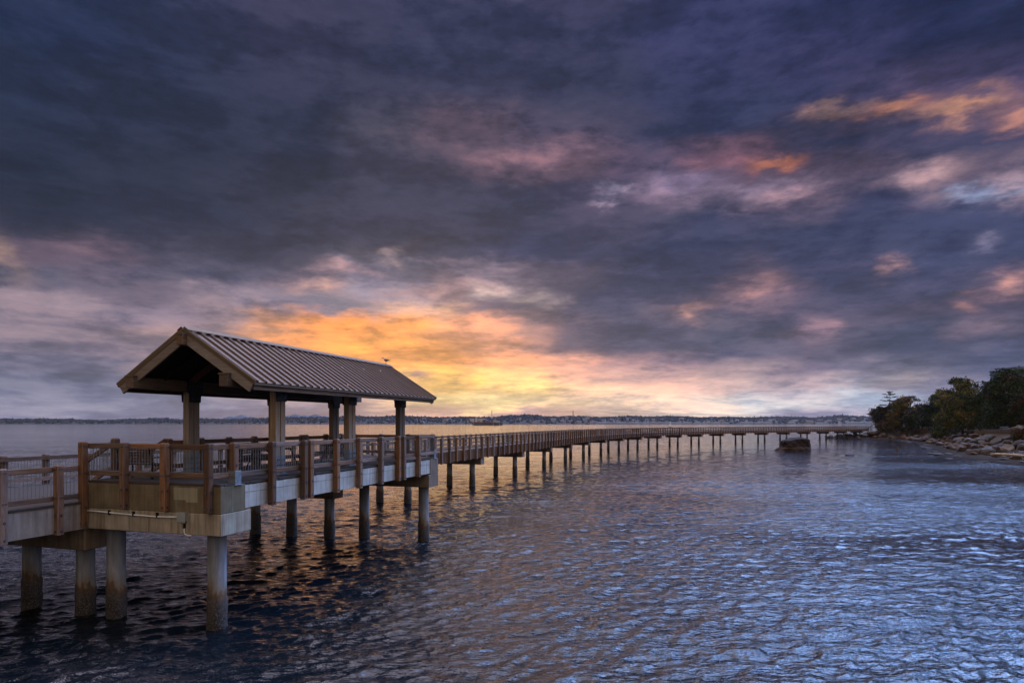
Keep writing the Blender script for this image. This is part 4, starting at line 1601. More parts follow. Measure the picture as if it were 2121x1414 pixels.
def build_rocks():
    # riprap on the bank facing the camera
    idx = [i for i in range(len(SHP)) if 84 < SHP[i][1] < 206]
    n = 0
    tries = 0
    placed = []
    while n < 290 and tries < 16000:
        tries += 1
        i = random.choice(idx)
        p = SHP[i] + (SHP[min(i + 1, len(SHP) - 1)] - SHP[i]) * random.random()
        tdir = SHP[i + 1] - SHP[i - 1]
        tdir = tdir / np.hypot(*tdir)
        nrm_ = np.array([-tdir[1], tdir[0]])
        d = random.uniform(3.0, 17.5)
        q = p + nrm_ * d
        if shore_dist(np.array([q[0]]), np.array([q[1]]))[0] < 4:
            q = p - nrm_ * d
        dd = shore_dist(np.array([q[0]]), np.array([q[1]]))[0]
        if not 2.8 < dd < 18:
            continue
        s = random.choice([0.35, 0.45, 0.55, 0.7, 0.85, 1.1]) * (1.0 if q[1] < 140 else 1.1)
        if any((q[0] - a) ** 2 + (q[1] - b) ** 2 < (0.55 * (s + c)) ** 2 for a, b, c in placed):
            continue
        placed.append((q[0], q[1], s))
        put_rock('boulder', random.choice(ROCKS), q[0], q[1], gz(q[0], q[1]) + s * 0.22, s, 'tan or grey boulder jumbled among the rocks armouring the right bank', 'rock', 'boulders on the right bank')
        n += 1
    # pale rocks under the end of the boardwalk
    k = 0
    while k < 36:
        x, y = random.uniform(119, 141), random.uniform(226, 247)
        dd = shore_dist(np.array([x]), np.array([y]))[0]
        if not -0.6 < dd < 9:
            continue
        s = random.uniform(0.5, 1.5)
        put_rock('boulder', random.choice(ROCKS), x, y, max(gz(x, y), 0) + s * 0.3, s, 'rock in the pile under the far end of the boardwalk', 'rock', 'rocks under the boardwalk end')
        k += 1
    p = at(1770, 893, 236)
    put_rock('boulder', ROCKS[3], p[0] + 5, 232, 1.6, 2.6, 'large smooth sandstone boulder beside the far end of the boardwalk', 'rock', None, (4.4, 2.6, 1.9))
    # dark flat stones scattered on the beach
    for _ in range(26):
        i = random.choice(idx)
        p = SHP[i]
        x, y = p[0] + random.uniform(-1.2, 3.2), p[1] + random.uniform(-2, 2)
        s = random.uniform(0.35, 0.9)
        put_rock('beach_stone', random.choice(DROCKS), x, y, max(gz(x, y), -0.05) + 0.02, s, 'dark flat stone at the waterline of the right beach', 'rock', 'dark stones along the waterline', (s * 1.4, s * 1.2, s * 0.35))
    # low rocks awash
    for x, y, w in ((1762, 942.3, 11), (1830, 941.5, 6), (1885, 943, 5), (1908, 954, 4)):
        q = at(x, y, EYE * F_PX / (y - YH))
        s = w / F_PX * q.y
        lab = {1762: 'long low dark rock barely above the water right of the big sea rock', 1830: 'small low dark rock awash in front of the right shore',
               1885: 'tiny rock awash beside the right beach', 1908: 'tiny dark rock awash close to the point of the right beach'}[x]
        put_rock('awash_rock', DROCKS[x % 3], q.x, q.y, 0.05, s, lab, 'rock', None, (s, s * 0.9, s * 0.16 + 0.1))


DROCKS = [rock_mesh(40 + i, M_DARKROCK, 0.7) for i in range(3)]
build_rocks()


def build_sea_rock():
    t = NT('sea_rock_banded')
    g = t.n('ShaderNodeNewGeometry')
    sep = t.n('ShaderNodeSeparateXYZ')
    t.l(g.outputs['Position'], sep.inputs[0])
    n1 = t.noise(t.coord((1, 1, 1), 'World'), 0.7, 6, 0.7)
    n2 = t.noise(t.coord((1, 1, 2.5), 'World'), 2.4, 6, 0.7)
    z = t.m('MULTIPLY_ADD', t.m('SUBTRACT', n1, 0.5), 1.3, sep.outputs[2])
    col = t.ramp(t.m('DIVIDE', z, 3.0), [(0.0, (0.022, 0.016, 0.012)), (0.12, (0.07, 0.045, 0.028)), (0.2, (0.1, 0.06, 0.034)), (0.3, (0.05, 0.03, 0.019)), (0.45, (0.03, 0.018, 0.013)), (1.0, (0.032, 0.019, 0.015))])
    col = t.mix(0.9, col, t.ramp(n2, [(0.3, 0.35), (0.65, 1.2)]), 'MULTIPLY')
    t.color(col)
    t.rough(0.85)
    t.bump(n2, 1.0, 0.3)
    bm = bmesh.new()
    r = random.Random(3)
    lv = [(-0.6, 1.06), (0.0, 1.04), (0.25, 1.0), (0.5, 0.99), (0.75, 0.93), (0.95, 0.95), (1.2, 0.93), (1.45, 0.9), (1.7, 0.9), (1.95, 0.87), (2.15, 0.86), (2.32, 0.8), (2.42, 0.66), (2.5, 0.45), (2.55, 0.2)]
    n = 72
    rings = []
    for z, k in lv:
        ring = []
        for i in range(n):
            a_ = 2 * pi * i / n
            ca_, sa_ = cos(a_), sin(a_)
            q = (abs(ca_) ** 3.6 + abs(sa_) ** 3.0) ** (-1 / 3.3)
            rad = q * k * (1 + 0.05 * sin(3 * a_ + z * 1.7) + 0.035 * sin(7 * a_ - z * 2.9 + 1) + 0.02 * sin(13 * a_ + z * 5))
            x_, y_ = 3.0 * ca_ * rad, 2.4 * sa_ * rad
            if x_ < 0 and z < 1.0:
                x_ *= 1 + 0.22 * (1 - max(z, 0)) * abs(ca_)
            zz = z
            if z > 0:
                zz = z * (1.0 + 0.09 * sin(x_ * 0.9 + 0.8) - 0.05 * (x_ / 3.0 + 0.2) ** 2 * (1 if x_ < 0 else 0.2)) + 0.05 * sin(x_ * 3.1 + y_ * 2)
            j = 0.05
            ring.append(bm.verts.new((x_ + r.uniform(-j, j), y_ + r.uniform(-j, j), zz + r.uniform(-j, j) * 0.7)))
        rings.append(ring)
    for r0, r1 in zip(rings[:-1], rings[1:]):
        for i in range(n):
            bm.faces.new((r0[i], r0[(i + 1) % n], r1[(i + 1) % n], r1[i]))
    bm.faces.new(rings[-1])
    me = bpy.data.meshes.new('sea_rock')
    bm.to_mesh(me)
    bm.free()
    me.materials.append(t.mat)
    o = bpy.data.objects.new('sea_rock', me)
    COL.objects.link(o)
    q = at(1653, 933, EYE * F_PX / (933 - YH))
    o.location = (q.x, q.y + 1.5, 0)
    tag(o, 'large blocky brown rock standing alone in the water', 'rock')


build_sea_rock()


def build_log():
    M = simple('bleached_driftwood', (0.42, 0.34, 0.25), 0.8, 0, 0.3, 4, 0.4)
    a, b = at(2052, 940, 95), at(2190, 945, 92)
    a.z, b.z = gz(a.x, a.y) + 0.25, gz(b.x, b.y) + 0.3
    a.z = max(a.z, 5.8 - 64.5 / F_PX * 95 + 0)
    b.z = a.z - 0.25
    pts = [a + (b - a) * (i / 8) + Vector((0, 0, 0.06 * sin(i * 1.1))) for i in range(9)]
    m = MB().tube(pts, [0.1, 0.15, 0.17, 0.18, 0.19, 0.2, 0.21, 0.22, 0.25], 10)
    m.tube([pts[3], pts[3] + Vector((0.1, 0.5, 0.35))], [0.06, 0.03], 6)
    o = m.build('driftwood_log', M, None, True)
    tag(o, 'long bleached driftwood log lying on the right beach', 'log')


build_log()


def build_stake():
    q = at(1858, 936, EYE * F_PX / (936 - YH))
    M = simple('old_stake_wood', (0.11, 0.08, 0.05), 0.9, 0, 0.3, 8, 0.3)
    m = MB().tube([(0, 0, -0.6), (0.03, 0, 0.3), (0.05, 0.02, 0.85), (0.06, 0.02, 0.95)], [0.24, 0.23, 0.21, 0.15], 9)
    o = m.build('timber_stake', M)
    o.location = q
    tag(o, 'short timber stake sticking out of the water before the rocks', 'stake')


build_stake()


# ------------------------------------------------------------------ trees
def leaf_mat(name, a, b):
    t = NT(name)
    n = t.noise(t.coord((1, 1, 1), 'World'), 1.1, 3, 0.6)
    t.color(t.ramp(n, [(0.35, a), (0.65, b)]))
    t.rough(0.8)
    t.b.inputs['Specular IOR Level'].default_value = 0.06
    return t.mat


L_DARK = leaf_mat('leaves_dark_green', (0.016, 0.026, 0.008), (0.038, 0.05, 0.016))
L_GREEN = leaf_mat('leaves_mid_green', (0.045, 0.06, 0.013), (0.09, 0.1, 0.022))
L_YEL = leaf_mat('leaves_yellow_green', (0.13, 0.11, 0.014), (0.24, 0.17, 0.02))
L_ORA = leaf_mat('leaves_orange', (0.24, 0.1, 0.016), (0.34, 0.15, 0.02))
L_RUST = leaf_mat('leaves_rust_brown', (0.06, 0.03, 0.016), (0.11, 0.052, 0.025))
L_PALE = leaf_mat('dry_grass_tufts', (0.16, 0.105, 0.06), (0.24, 0.16, 0.095))
M_BARK = simple('dark_bark', (0.045, 0.034, 0.026), 0.9, 0, 0.3, 5, 0.4)


def crown_mesh(lobes, n, size, weights, seed, clump=28):
    """lobes: (cx,cy,cz,rx,ry,rz). leaves as small bent quads in clumps"""
    r = np.random.default_rng(seed)
    lobes = np.array(lobes, float)
    vol = lobes[:, 3] * lobes[:, 4] * lobes[:, 5]
    vol = vol ** 0.75
    n, size = int(n * 1.5), size * 1.35
    nc = max(4, n // clump)
    li = r.choice(len(lobes), nc, p=vol / vol.sum())
    d = r.normal(size=(nc, 3))
    d /= np.linalg.norm(d, axis=1)[:, None]
    rad = 1.02 - 0.75 * r.random(nc) ** 1.6
    cc = lobes[li, :3] + d * lobes[li, 3:] * rad[:, None]
    mats = np.array(weights, float)
    cm = r.choice(len(mats), nc, p=mats / mats.sum())
    k = np.repeat(np.arange(nc), clump)
    N = len(k)
    cs = (0.55 + 0.6 * r.random(nc)) * size * 3.0
    P = cc[k] + r.normal(size=(N, 3)) * cs[k][:, None] * np.array([0.75, 0.75, 0.5])
    a = r.normal(size=(N, 3))
    a /= np.linalg.norm(a, axis=1)[:, None]
    b = np.cross(a, r.normal(size=(N, 3)))
    b /= np.linalg.norm(b, axis=1)[:, None]
    s = size * (0.55 + 0.8 * r.random(N))[:, None]
    V = np.stack([P - a * s, P - b * s * 0.6, P + a * s, P + b * s * 0.6], 1).reshape(-1, 3)
    Fq = np.arange(N * 4).reshape(-1, 4)
    mi = cm[k]
    stray = r.random(N) < 0.22
    mi = np.where(stray, r.choice(len(mats), N, p=mats / mats.sum()), mi)
    return V, Fq, mi.astype(np.int32)


def tree(name, label, cat, base, lobes, n, size, mats, weights, seed, trunk_h, trunk_r, group=None):
    R = empty(name, base, 0, label, cat, group)
    V, Fq, mi = crown_mesh(lobes, n, size, weights, seed)
    me = np_mesh('crown', V, Fq, mats, False)
    me.polygons.foreach_set('material_index', mi)
    o = bpy.data.objects.new('crown', me)
    COL.objects.link(o)
    o.parent = R
    rr = random.Random(seed)
    m = MB()
    top = Vector((rr.uniform(-0.3, 0.3), rr.uniform(-0.3, 0.3), trunk_h))
    m.tube([(0, 0, -0.6), (0, 0, 0.4), top * 0.5, top], [trunk_r * 1.35, trunk_r, trunk_r * 0.75, trunk_r * 0.4], 9)
    for l in lobes:
        c = Vector(l[:3])
        st = top * rr.uniform(0.35, 0.9)
        mid = (st + c) / 2 + Vector((0, 0, -0.15 * (c - st).length))
        m.tube([st, mid, c + Vector((0, 0, 0.3 * l[5]))], [trunk_r * 0.5, trunk_r * 0.33, trunk_r * 0.1], 6)
    m.build('trunk' if cat == 'tree' else 'stem', M_BARK, R, True)
    return R


def blob_lobes(h, hw, z0, seed, n=9, depth=0.8):
    """a rounded, uneven crown between z0 and h, half-width hw"""
    r = random.Random(seed)
    L_ = [(0, 0, z0 + (h - z0) * 0.45, hw * 0.72, hw * 0.72 * depth, (h - z0) * 0.46)]
    for i in range(n):
        a = 2 * pi * i / n + r.uniform(-0.3, 0.3)
        t = r.uniform(0.1, 0.92)
        wz = sin(pi * (0.3 + 0.6 * t)) ** 0.6
        rad = hw * 0.7 * wz
        s = r.uniform(0.34, 0.5) * hw
        L_.append((cos(a) * rad, sin(a) * rad * depth, z0 + (h - z0) * (0.12 + 0.72 * t), s, s, s * 0.8))
    for i in range(4):
        s = r.uniform(0.2, 0.34) * hw
        L_.append((r.uniform(-0.4, 0.4) * hw, r.uniform(-0.3, 0.3) * hw, h - s * 0.75, s, s, s * 0.75))
    return L_


def foot(x, y):
    '''first point of the ground met by the ray through a reference pixel'''
    ys = np.arange(70, 330, 0.5)
    xs = (x - 1060.5) / F_PX * ys
    zr = EYE - (y - YH) / F_PX * ys
    h = land_h(xs, ys)
    ok = h > np.maximum(zr, 0.3)
    i = int(np.argmax(ok)) if ok.any() else int(np.argmax(np.where(ys > 150, h - zr, -99)))
    return Vector((xs[i], ys[i], h[i]))


def px_tree(kind, label, cat, x, ytop, ybase, hw_px, Y, n, size, mats, w, seed, z0f=0.08, trunk_r=0.22, nl=9, group=None):
    b = foot(x, ybase)
    Y = b.y
    g = b.z
    top = at(x, ytop, Y).z
    h = top - g
    hw = hw_px / F_PX * Y
    lobes = blob_lobes(h, hw, h * z0f, seed, nl)
    return tree(kind, label, cat, (b.x, b.y, g), lobes, n, size, mats, w, seed, h * 0.62, trunk_r, group)


def build_trees():
    px_tree('maple_tree', 'broad autumn maple with yellow green and orange leaves above the rocks', 'tree', 1994, 786, 905, 56, 128, 12500, 0.16, [L_DARK, L_GREEN, L_YEL, L_ORA], [0.36, 0.34, 0.24, 0.06], 21, 0.02, 0.3, 14)
    px_tree('broadleaf_tree', 'tallest dark green tree at the right edge of the picture', 'tree', 2094, 764, 890, 52, 136, 11000, 0.18, [L_DARK, L_GREEN, L_RUST], [0.75, 0.2, 0.05], 22, 0.08, 0.35, 13)
    px_tree('broadleaf_tree', 'dark tree standing close behind the yellow maple', 'tree', 1985, 782, 895, 38, 141, 7000, 0.18, [L_DARK, L_GREEN], [0.8, 0.2], 23, 0.15, 0.3, 10)
    px_tree('broadleaf_tree', 'dark tree just outside the right edge, brown tinged', 'tree', 2150, 790, 895, 45, 126, 6000, 0.18, [L_DARK, L_RUST], [0.7, 0.3], 24, 0.05, 0.3, 9)
    px_tree('broadleaf_tree', 'round dark green tree left of the yellow maple', 'tree', 1944, 817, 892, 26, 165, 5000, 0.18, [L_DARK, L_GREEN], [0.7, 0.3], 25, 0.1, 0.25, 8)
    px_tree('autumn_tree', 'orange tipped green tree at the point of the headland', 'tree', 1877, 821, 893, 36, 186, 9000, 0.19, [L_DARK, L_GREEN, L_YEL, L_ORA, L_RUST], [0.25, 0.33, 0.2, 0.14, 0.1], 26, 0.03, 0.25, 12)
    px_tree('broadleaf_tree', 'dark tree filling the gap between the yellow maple and the tallest tree', 'tree', 2046, 790, 889, 40, 140, 8000, 0.17, [L_DARK, L_GREEN], [0.85, 0.15], 41, 0.02, 0.3, 11)
    px_tree('broadleaf_tree', 'low dark tree behind the bare twigs', 'tree', 1910, 836, 889, 34, 150, 6000, 0.17, [L_DARK, L_GREEN, L_RUST], [0.65, 0.2, 0.15], 42, 0.02, 0.25, 10)
    px_tree('broadleaf_tree', 'dark green tree tucked behind the left side of the yellow maple', 'tree', 1962, 806, 892, 32, 150, 6000, 0.17, [L_DARK, L_GREEN], [0.75, 0.25], 43, 0.02, 0.25, 10)
    px_tree('shrub', 'dark reddish bush at the outer tip of the headland', 'shrub', 1823, 842, 888, 20, 214, 4500, 0.2, [L_DARK, L_RUST], [0.5, 0.5], 27, 0.0, 0.15, 8)
    px_tree('shrub', 'rust brown bush below the lone conifer', 'shrub', 1845, 838, 886, 20, 205, 4200, 0.2, [L_RUST, L_DARK, L_ORA], [0.5, 0.35, 0.08], 28, 0.0, 0.15, 7)
    px_tree('shrub', 'dark bush between the orange tipped tree and the yellow maple', 'shrub', 1927, 838, 889, 24, 170, 4200, 0.18, [L_DARK, L_RUST, L_GREEN], [0.6, 0.25, 0.15], 29, 0.0, 0.15, 8)
    px_tree('shrub', 'pale rusty dry bush on top of the light rocks', 'shrub', 1914, 866, 885, 8, 158, 1200, 0.13, [L_PALE, L_RUST], [0.35, 0.65], 30, 0.0, 0.08, 5)
    px_tree('shrub', 'dark low bush under the maple among boulders', 'shrub', 1948, 884, 912, 20, 126, 2600, 0.13, [L_DARK, L_GREEN, L_YEL], [0.6, 0.3, 0.1], 31, 0.0, 0.1, 7)
    px_tree('shrub', 'dark hedge like bush behind the rail bed', 'shrub', 2062, 840, 889, 24, 130, 4200, 0.16, [L_DARK, L_GREEN], [0.8, 0.2], 32, 0.0, 0.15, 8)
    px_tree('shrub', 'brown bush at the right edge above the boulders', 'shrub', 2118, 888, 920, 14, 101, 1800, 0.12, [L_RUST, L_DARK], [0.6, 0.4], 33, 0.0, 0.1, 6)
    px_tree('shrub', 'dark undergrowth bush at the right edge behind the rails', 'shrub', 2112, 846, 888, 26, 131, 4200, 0.16, [L_DARK, L_RUST], [0.8, 0.2], 36, 0.0, 0.15, 8)
    px_tree('shrub', 'dry tan grass bush on the slope of the headland', 'shrub', 1829, 872, 893, 15, 210, 1800, 0.17, [L_PALE, L_RUST, L_GREEN], [0.5, 0.35, 0.15], 34, 0.0, 0.08, 6)
    px_tree('shrub', 'olive bush on the low cliff of the headland', 'shrub', 1850, 876, 894, 16, 200, 1800, 0.17, [L_GREEN, L_RUST, L_PALE], [0.5, 0.3, 0.2], 35, 0.0, 0.08, 6)
    # bare twiggy tree
    b = foot(1914, 886)
    g = b.z
    top = at(1914, 827, b.y).z - g
    R = empty('bare_tree', (b.x, b.y, g), 0, 'thin leafless tree showing between the autumn trees', 'tree')
    rr = random.Random(4)
    m = MB().tube([(0, 0, -0.4), (0.05, 0, top * 0.5), (0.1, 0, top)], [0.12, 0.08, 0.02], 6)
    for i in range(46):
        z = top * rr.uniform(0.3, 0.97)
        a = rr.uniform(0, 6.28)
        l = rr.uniform(0.5, 1.5) * (1.15 - 0.6 * z / top)
        p = Vector((0.05, 0, z))
        q = p + Vector((cos(a) * l, sin(a) * l, l * rr.uniform(0.5, 1.1)))
        m.tube([p, (p + q) / 2 + Vector((0, 0, -0.1)), q], [0.04, 0.028, 0.012], 4)
    m.build('trunk', simple('grey_twigs', (0.13, 0.095, 0.075), 0.9), R)
    # lone conifer with flat tiers
    b = foot(1843, 889)
    g = b.z
    H = at(1843, 811, b.y).z - g
    R = empty('conifer_tree', (b.x, b.y, g), 0, 'lone conifer with sparse flat tiers at the tip of the headland', 'tree')
    MB().tube([(0, 0, -0.4), (0, 0, H * 0.6), (0.1, 0, H)], [0.24, 0.17, 0.05], 8).build('trunk', M_BARK, R, True)
    r = np.random.default_rng(9)
    P, Q = [], []
    tiers = [(0.99, 1.2, 3), (0.93, 2.0, 5), (0.86, 2.3, 5), (0.77, 2.6, 6), (0.66, 3.0, 6), (0.56, 2.9, 6), (0.46, 3.0, 6)]
    m = MB()
    for f, l, k in tiers:
        for i in range(k):
            a = 2 * pi * i / k + r.uniform(-0.5, 0.5)
            ll = l * r.uniform(0.75, 1.25)
            p0 = Vector((0, 0, H * f - 0.3))
            tip = Vector((cos(a) * ll, sin(a) * ll, H * f + r.uniform(-0.15, 0.3)))
            m.tube([p0, (p0 + tip) / 2 + Vector((0, 0, -0.1)), tip], [0.06, 0.04, 0.015], 5)
            for q in range(34):
                t = 0.25 + 0.78 * r.random()
                c = p0 + (tip - p0) * t
                P.append((c.x + r.normal() * 0.2, c.y + r.normal() * 0.2, c.z + r.normal() * 0.09))
    m.build('limbs', M_BARK, R)
    P = np.array(P)
    N = len(P)
    a = r.normal(size=(N, 3)) * np.array([1, 1, 0.3])
    a /= np.linalg.norm(a, axis=1)[:, None]
    bb = np.cross(a, r.normal(size=(N, 3)))
    bb /= np.linalg.norm(bb, axis=1)[:, None]
    s = 0.24 * (0.6 + 0.7 * r.random(N))[:, None]
    V = np.stack([P - a * s, P - bb * s * 0.5, P + a * s, P + bb * s * 0.5], 1).reshape(-1, 3)
    o = bpy.data.objects.new('crown', np_mesh('crown', V, np.arange(N * 4).reshape(-1, 4), L_DARK, False))
    COL.objects.link(o)
    o.parent = R


build_trees()


def build_slope_boulders():
    # rubble on the earth bank between the headland and the big maple
    k = 0
    done = []
    while k < 75:
        x, y = random.uniform(1846, 1985), random.uniform(892, 940)
        q = foot(x, y)
        if shore_dist(np.array([q.x]), np.array([q.y]))[0] < 0.5:
            k += 0.2
            continue
        s = random.choice([0.4, 0.5, 0.65, 0.85]) * q.y / 130
        if any((q.x - a) ** 2 + (q.y - b) ** 2 < (0.5 * (s + c)) ** 2 for a, b, c in done):
            k += 0.2
            continue
        done.append((q.x, q.y, s))
        put_rock('boulder', random.choice(ROCKS), q.x, q.y, q.z + s * 0.2, s, 'brown or pale stone in the rubble below the orange tipped tree', 'rock', 'rubble below the headland trees')
        k += 1


build_slope_boulders()


def build_rail_and_building():
    # rail line on its low gravel bed behind the boulders
    M_STEEL = simple('dull_rail_steel', (0.1, 0.075, 0.06), 0.5, 0.6)
    M_BALLAST = simple('rail_ballast', (0.12, 0.095, 0.08), 0.95, 0, 0.4, 12, 0.5)
    R = empty('railway_track', (0, 0, 0), 0, 'straight railway track on a gravel bed behind the boulders', 'track')
    a, b = Vector((96, 128, 3.85)), Vector((122, 96, 3.85))
    MB().bar(a + Vector((0, 0, 0.1)), b + Vector((0, 0, 0.1)), 4.2, 0.7).build('gravel_bed', M_BALLAST, R)
    d = (b - a).normalized()
    s = d.cross(Vector((0, 0, 1)))
    for k in (-0.72, 0.72):
        MB().bar(a + s * k + Vector((0, 0, 0.62)), b + s * k + Vector((0, 0, 0.62)), 0.07, 0.16).build('rail', M_STEEL, R)
    m = MB()
    L_ = (b - a).length
    for i in range(int(L_ / 0.6)):
        c = a + d * (0.3 + 0.6 * i) + Vector((0, 0, 0.5))
        m.bar(c - s * 1.25, c + s * 1.25, 0.22, 0.12)
    m.build('sleepers', M_BARK, R)
    # flat roofed building glimpsed over the trees
    q = at(2099, 765, 290)
    M_WALL = simple('blue_grey_cladding', (0.1, 0.15, 0.2), 0.5, 0.1, 0.1)
    M_GLASS = simple('dark_window_glass', (0.02, 0.05, 0.08), 0.1)
    g = 7.5
    R = empty('flat_roof_building', (q.x, q.y, g), 0, 'blue grey flat roofed building just showing over the right trees', 'building')
    zt = q.z + 0.3 - g
    MB().box(0, 22, 0, 14, -2, zt - 0.6).build('wall', M_WALL, R)
    MB().box(-0.4, 22.4, -0.4, 14.4, zt - 0.6, zt).build('roof', M_WALL, R)
    MB().box(2.6, 18, 1.5, 12, zt, zt + 0.8).box(2.3, 18.3, 1.2, 12.3, zt + 0.8, zt + 1.05).build('roof_storey', M_WALL, R)
    for fl in range(5):
        z = zt - 2.6 - 3.1 * fl
        for i in range(7):
            MB().box(0.7 + i * 3.0, 2.9 + i * 3.0, -0.04, 0.0, z, z + 1.7).build('window', M_GLASS, R)


build_rail_and_building()


def build_ramp_rail():
    # short dark railing where the boardwalk meets the land
    a, b = at(1796, 893, 244), at(1806, 885, 247)
    m = MB()
    R = empty('path_railing', a, 0, 'short dark railing on the path where the boardwalk meets land', 'railing')
    d = b - a
    M = simple('dark_rail_wood', (0.045, 0.032, 0.024), 0.8)
    for k in range(4):
        t = k / 3
        MB().post(d.x * t, d.y * t, 0.18, d.z * t - 1.6, d.z * t + 1.15).build('post', M, R)
    for h in (0.5, 1.0):
        MB().bar((0, 0, h), (d.x, d.y, d.z + h), 0.1, 0.15).build('rail', M, R)


build_ramp_rail()


# ------------------------------------------------------------------ far shore
def ridge_px(x):
    """height of the far skyline in picture rows, by bearing"""
    return np.interp(x, [-400, 0, 250, 480, 620, 760, 900, 1000, 1120, 1250, 1400, 1560, 1700, 1830, 2500],
                     [868.5, 867.5, 868, 867, 864, 862, 861.5, 861, 861, 862, 862.5, 863, 862.5, 862, 862])


YF = 2680.0


def far_mat(name, lo, hi, scale):
    t = NT(name)
    n = t.noise(t.coord((1, 1, 1), 'World'), scale, 5, 0.65)
    t.color(t.ramp(n, [(0.35, lo), (0.65, hi)]))
    t.rough(0.95)
    return t.mat


def far_h(X, Y):
    px = X / Y * F_PX + 1060.5
    top = (YH - ridge_px(px) - 4.0) / F_PX * 3050 + EYE
    top = np.maximum(top, 4)
    t = np.clip((Y - YF) / 330, 0, 1)
    t = t * t * (3 - 2 * t)
    return np.where(Y < YF, (Y - YF) * 0.05, 1.6 + (top - 1.6) * t + vnoise(X, Y, 0.012, 8) * 7 * t)


def build_far():
    M_HILL = far_mat('far_hill_ground', (0.015, 0.013, 0.009), (0.036, 0.026, 0.018), 0.02)
    xs = np.linspace(-4300, 4300, 330)
    ys = np.concatenate([[YF - 20, YF, YF + 12], np.linspace(YF + 40, YF + 360, 12), [YF + 700]])
    X, Y = np.meshgrid(xs, ys)
    Z = far_h(X, Y)
    nr, nc = X.shape
    i = np.arange(nr - 1)[:, None] * nc + np.arange(nc - 1)[None, :]
    Fq = np.stack([i, i + 1, i + nc + 1, i + nc], -1).reshape(-1, 4)
    o = bpy.data.objects.new('hills', np_mesh('hills', np.stack([X, Y, Z], -1).reshape(-1, 3), Fq, M_HILL))
    COL.objects.link(o)
    tag(o, 'low hills along the far shore of the bay', None, None, 'structure')
    # woods covering the hills: thousands of crowns reading as one mass
    r = np.random.default_rng(31)
    N = 8200
    Yt = YF + 25 + 330 * r.random(N) ** 0.8
    Xt = (r.random(N) * 2 - 1) * 0.95 * Yt
    back = r.random(N) < 0.35
    Yt = np.where(back, YF + 300 + 60 * r.random(N), Yt)
    dens = np.clip((Yt - YF) / 200, 0.25, 1)
    keep = r.random(N) < dens
    Xt, Yt = Xt[keep], Yt[keep]
    N = len(Xt)
    Zt = far_h(Xt, Yt)
    V, Fc, mi = [], [], []
    o_ = 0
    k = 6
    for i in range(N):
        con = r.random() < 0.45
        big = 1.0 + 0.4 * (r.random() ** 5)
        h = (r.uniform(9, 13) if con else r.uniform(7, 11)) * big
        w = (r.uniform(2.4, 4.0) if con else r.uniform(4.5, 8.5)) * (0.7 + 0.3 * big)
        h *= 0.72 + 0.75 * (0.5 + float(vnoise(np.array([Xt[i]]), np.array([Yt[i]]), 0.009, 5)[0])) ** 1.5
        a0 = r.random() * 6.28
        prof = [(0.0, 0.9), (0.35, 1.0), (0.7, 0.55), (1.0, 0.06)] if con else [(0.0, 0.75), (0.4, 1.0), (0.75, 0.85), (1.0, 0.25)]
        for t, wr in prof:
            for q in range(k):
                a = a0 + 2 * pi * q / k
                j = w * wr * (0.75 + 0.5 * r.random())
                V.append((Xt[i] + cos(a) * j, Yt[i] + sin(a) * j, Zt[i] - 1 + h * t + (r.random() - 0.5) * 0.12 * h))
        for lv in range(3):
            for q in range(k):
                Fc.append((o_ + lv * k + q, o_ + lv * k + (q + 1) % k, o_ + (lv + 1) * k + (q + 1) % k, o_ + (lv + 1) * k + q))
        m_ = 0 if con else (1 if r.random() < 0.7 else 2)
        mi += [m_] * (3 * k)
        o_ += 4 * k
    mats = [far_mat('far_conifers', (0.006, 0.008, 0.006), (0.012, 0.015, 0.010), 0.05), far_mat('far_broadleaf', (0.011, 0.011, 0.007), (0.022, 0.019, 0.011), 0.05),
            far_mat('far_autumn_trees', (0.03, 0.016, 0.01), (0.05, 0.026, 0.014), 0.05)]
    me = np_mesh('far_woods', np.array(V), np.array(Fc), mats, False)
    me.polygons.foreach_set('material_index', np.array(mi, np.int32))
    o = bpy.data.objects.new('far_woods', me)
    COL.objects.link(o)
    tag(o, 'dark woods covering the far shore', None, None, 'stuff')
    # dark breakwater in front of the marina
    M_BW = far_mat('breakwater_stone', (0.03, 0.026, 0.024), (0.07, 0.06, 0.055), 0.2)
    V, Fq = [], []
    xs = np.linspace(at(1190, 878, YF - 60).x, at(2100, 878, YF - 60).x, 200)
    for i, x in enumerate(xs):
        j = rng.uniform(-0.4, 0.4)
        for dy, z in ((-6, -0.5), (-2, 2.0 + j), (2, 2.1 + j), (6, -0.5)):
            V.append((x, YF - 60 + dy, z))
    for i in range(len(xs) - 1):
        for q in range(3):
            Fq.append((i * 4 + q, i * 4 + 4 + q, i * 4 + 5 + q, i * 4 + 1 + q))
    o = bpy.data.objects.new('breakwater', np_mesh('breakwater', np.array(V), np.array(Fq), M_BW, False))
    COL.objects.link(o)
    tag(o, 'long low dark stone breakwater in front of the far marina', 'breakwater')


build_far()

M_HW = [simple('far_house_white', (0.33, 0.31, 0.29), 0.8), simple('far_house_cream', (0.28, 0.22, 0.17), 0.8), simple('far_house_tan', (0.34, 0.25, 0.19), 0.8), simple('far_house_blue_grey', (0.3, 0.34, 0.38), 0.8)]
M_HR = [simple('far_roof_grey', (0.07, 0.07, 0.075), 0.8), simple('far_roof_brown', (0.08, 0.055, 0.045), 0.8), simple('far_roof_pale', (0.13, 0.125, 0.125), 0.9)]


M_FARWIN = simple('far_window', (0.03, 0.04, 0.05), 0.2)


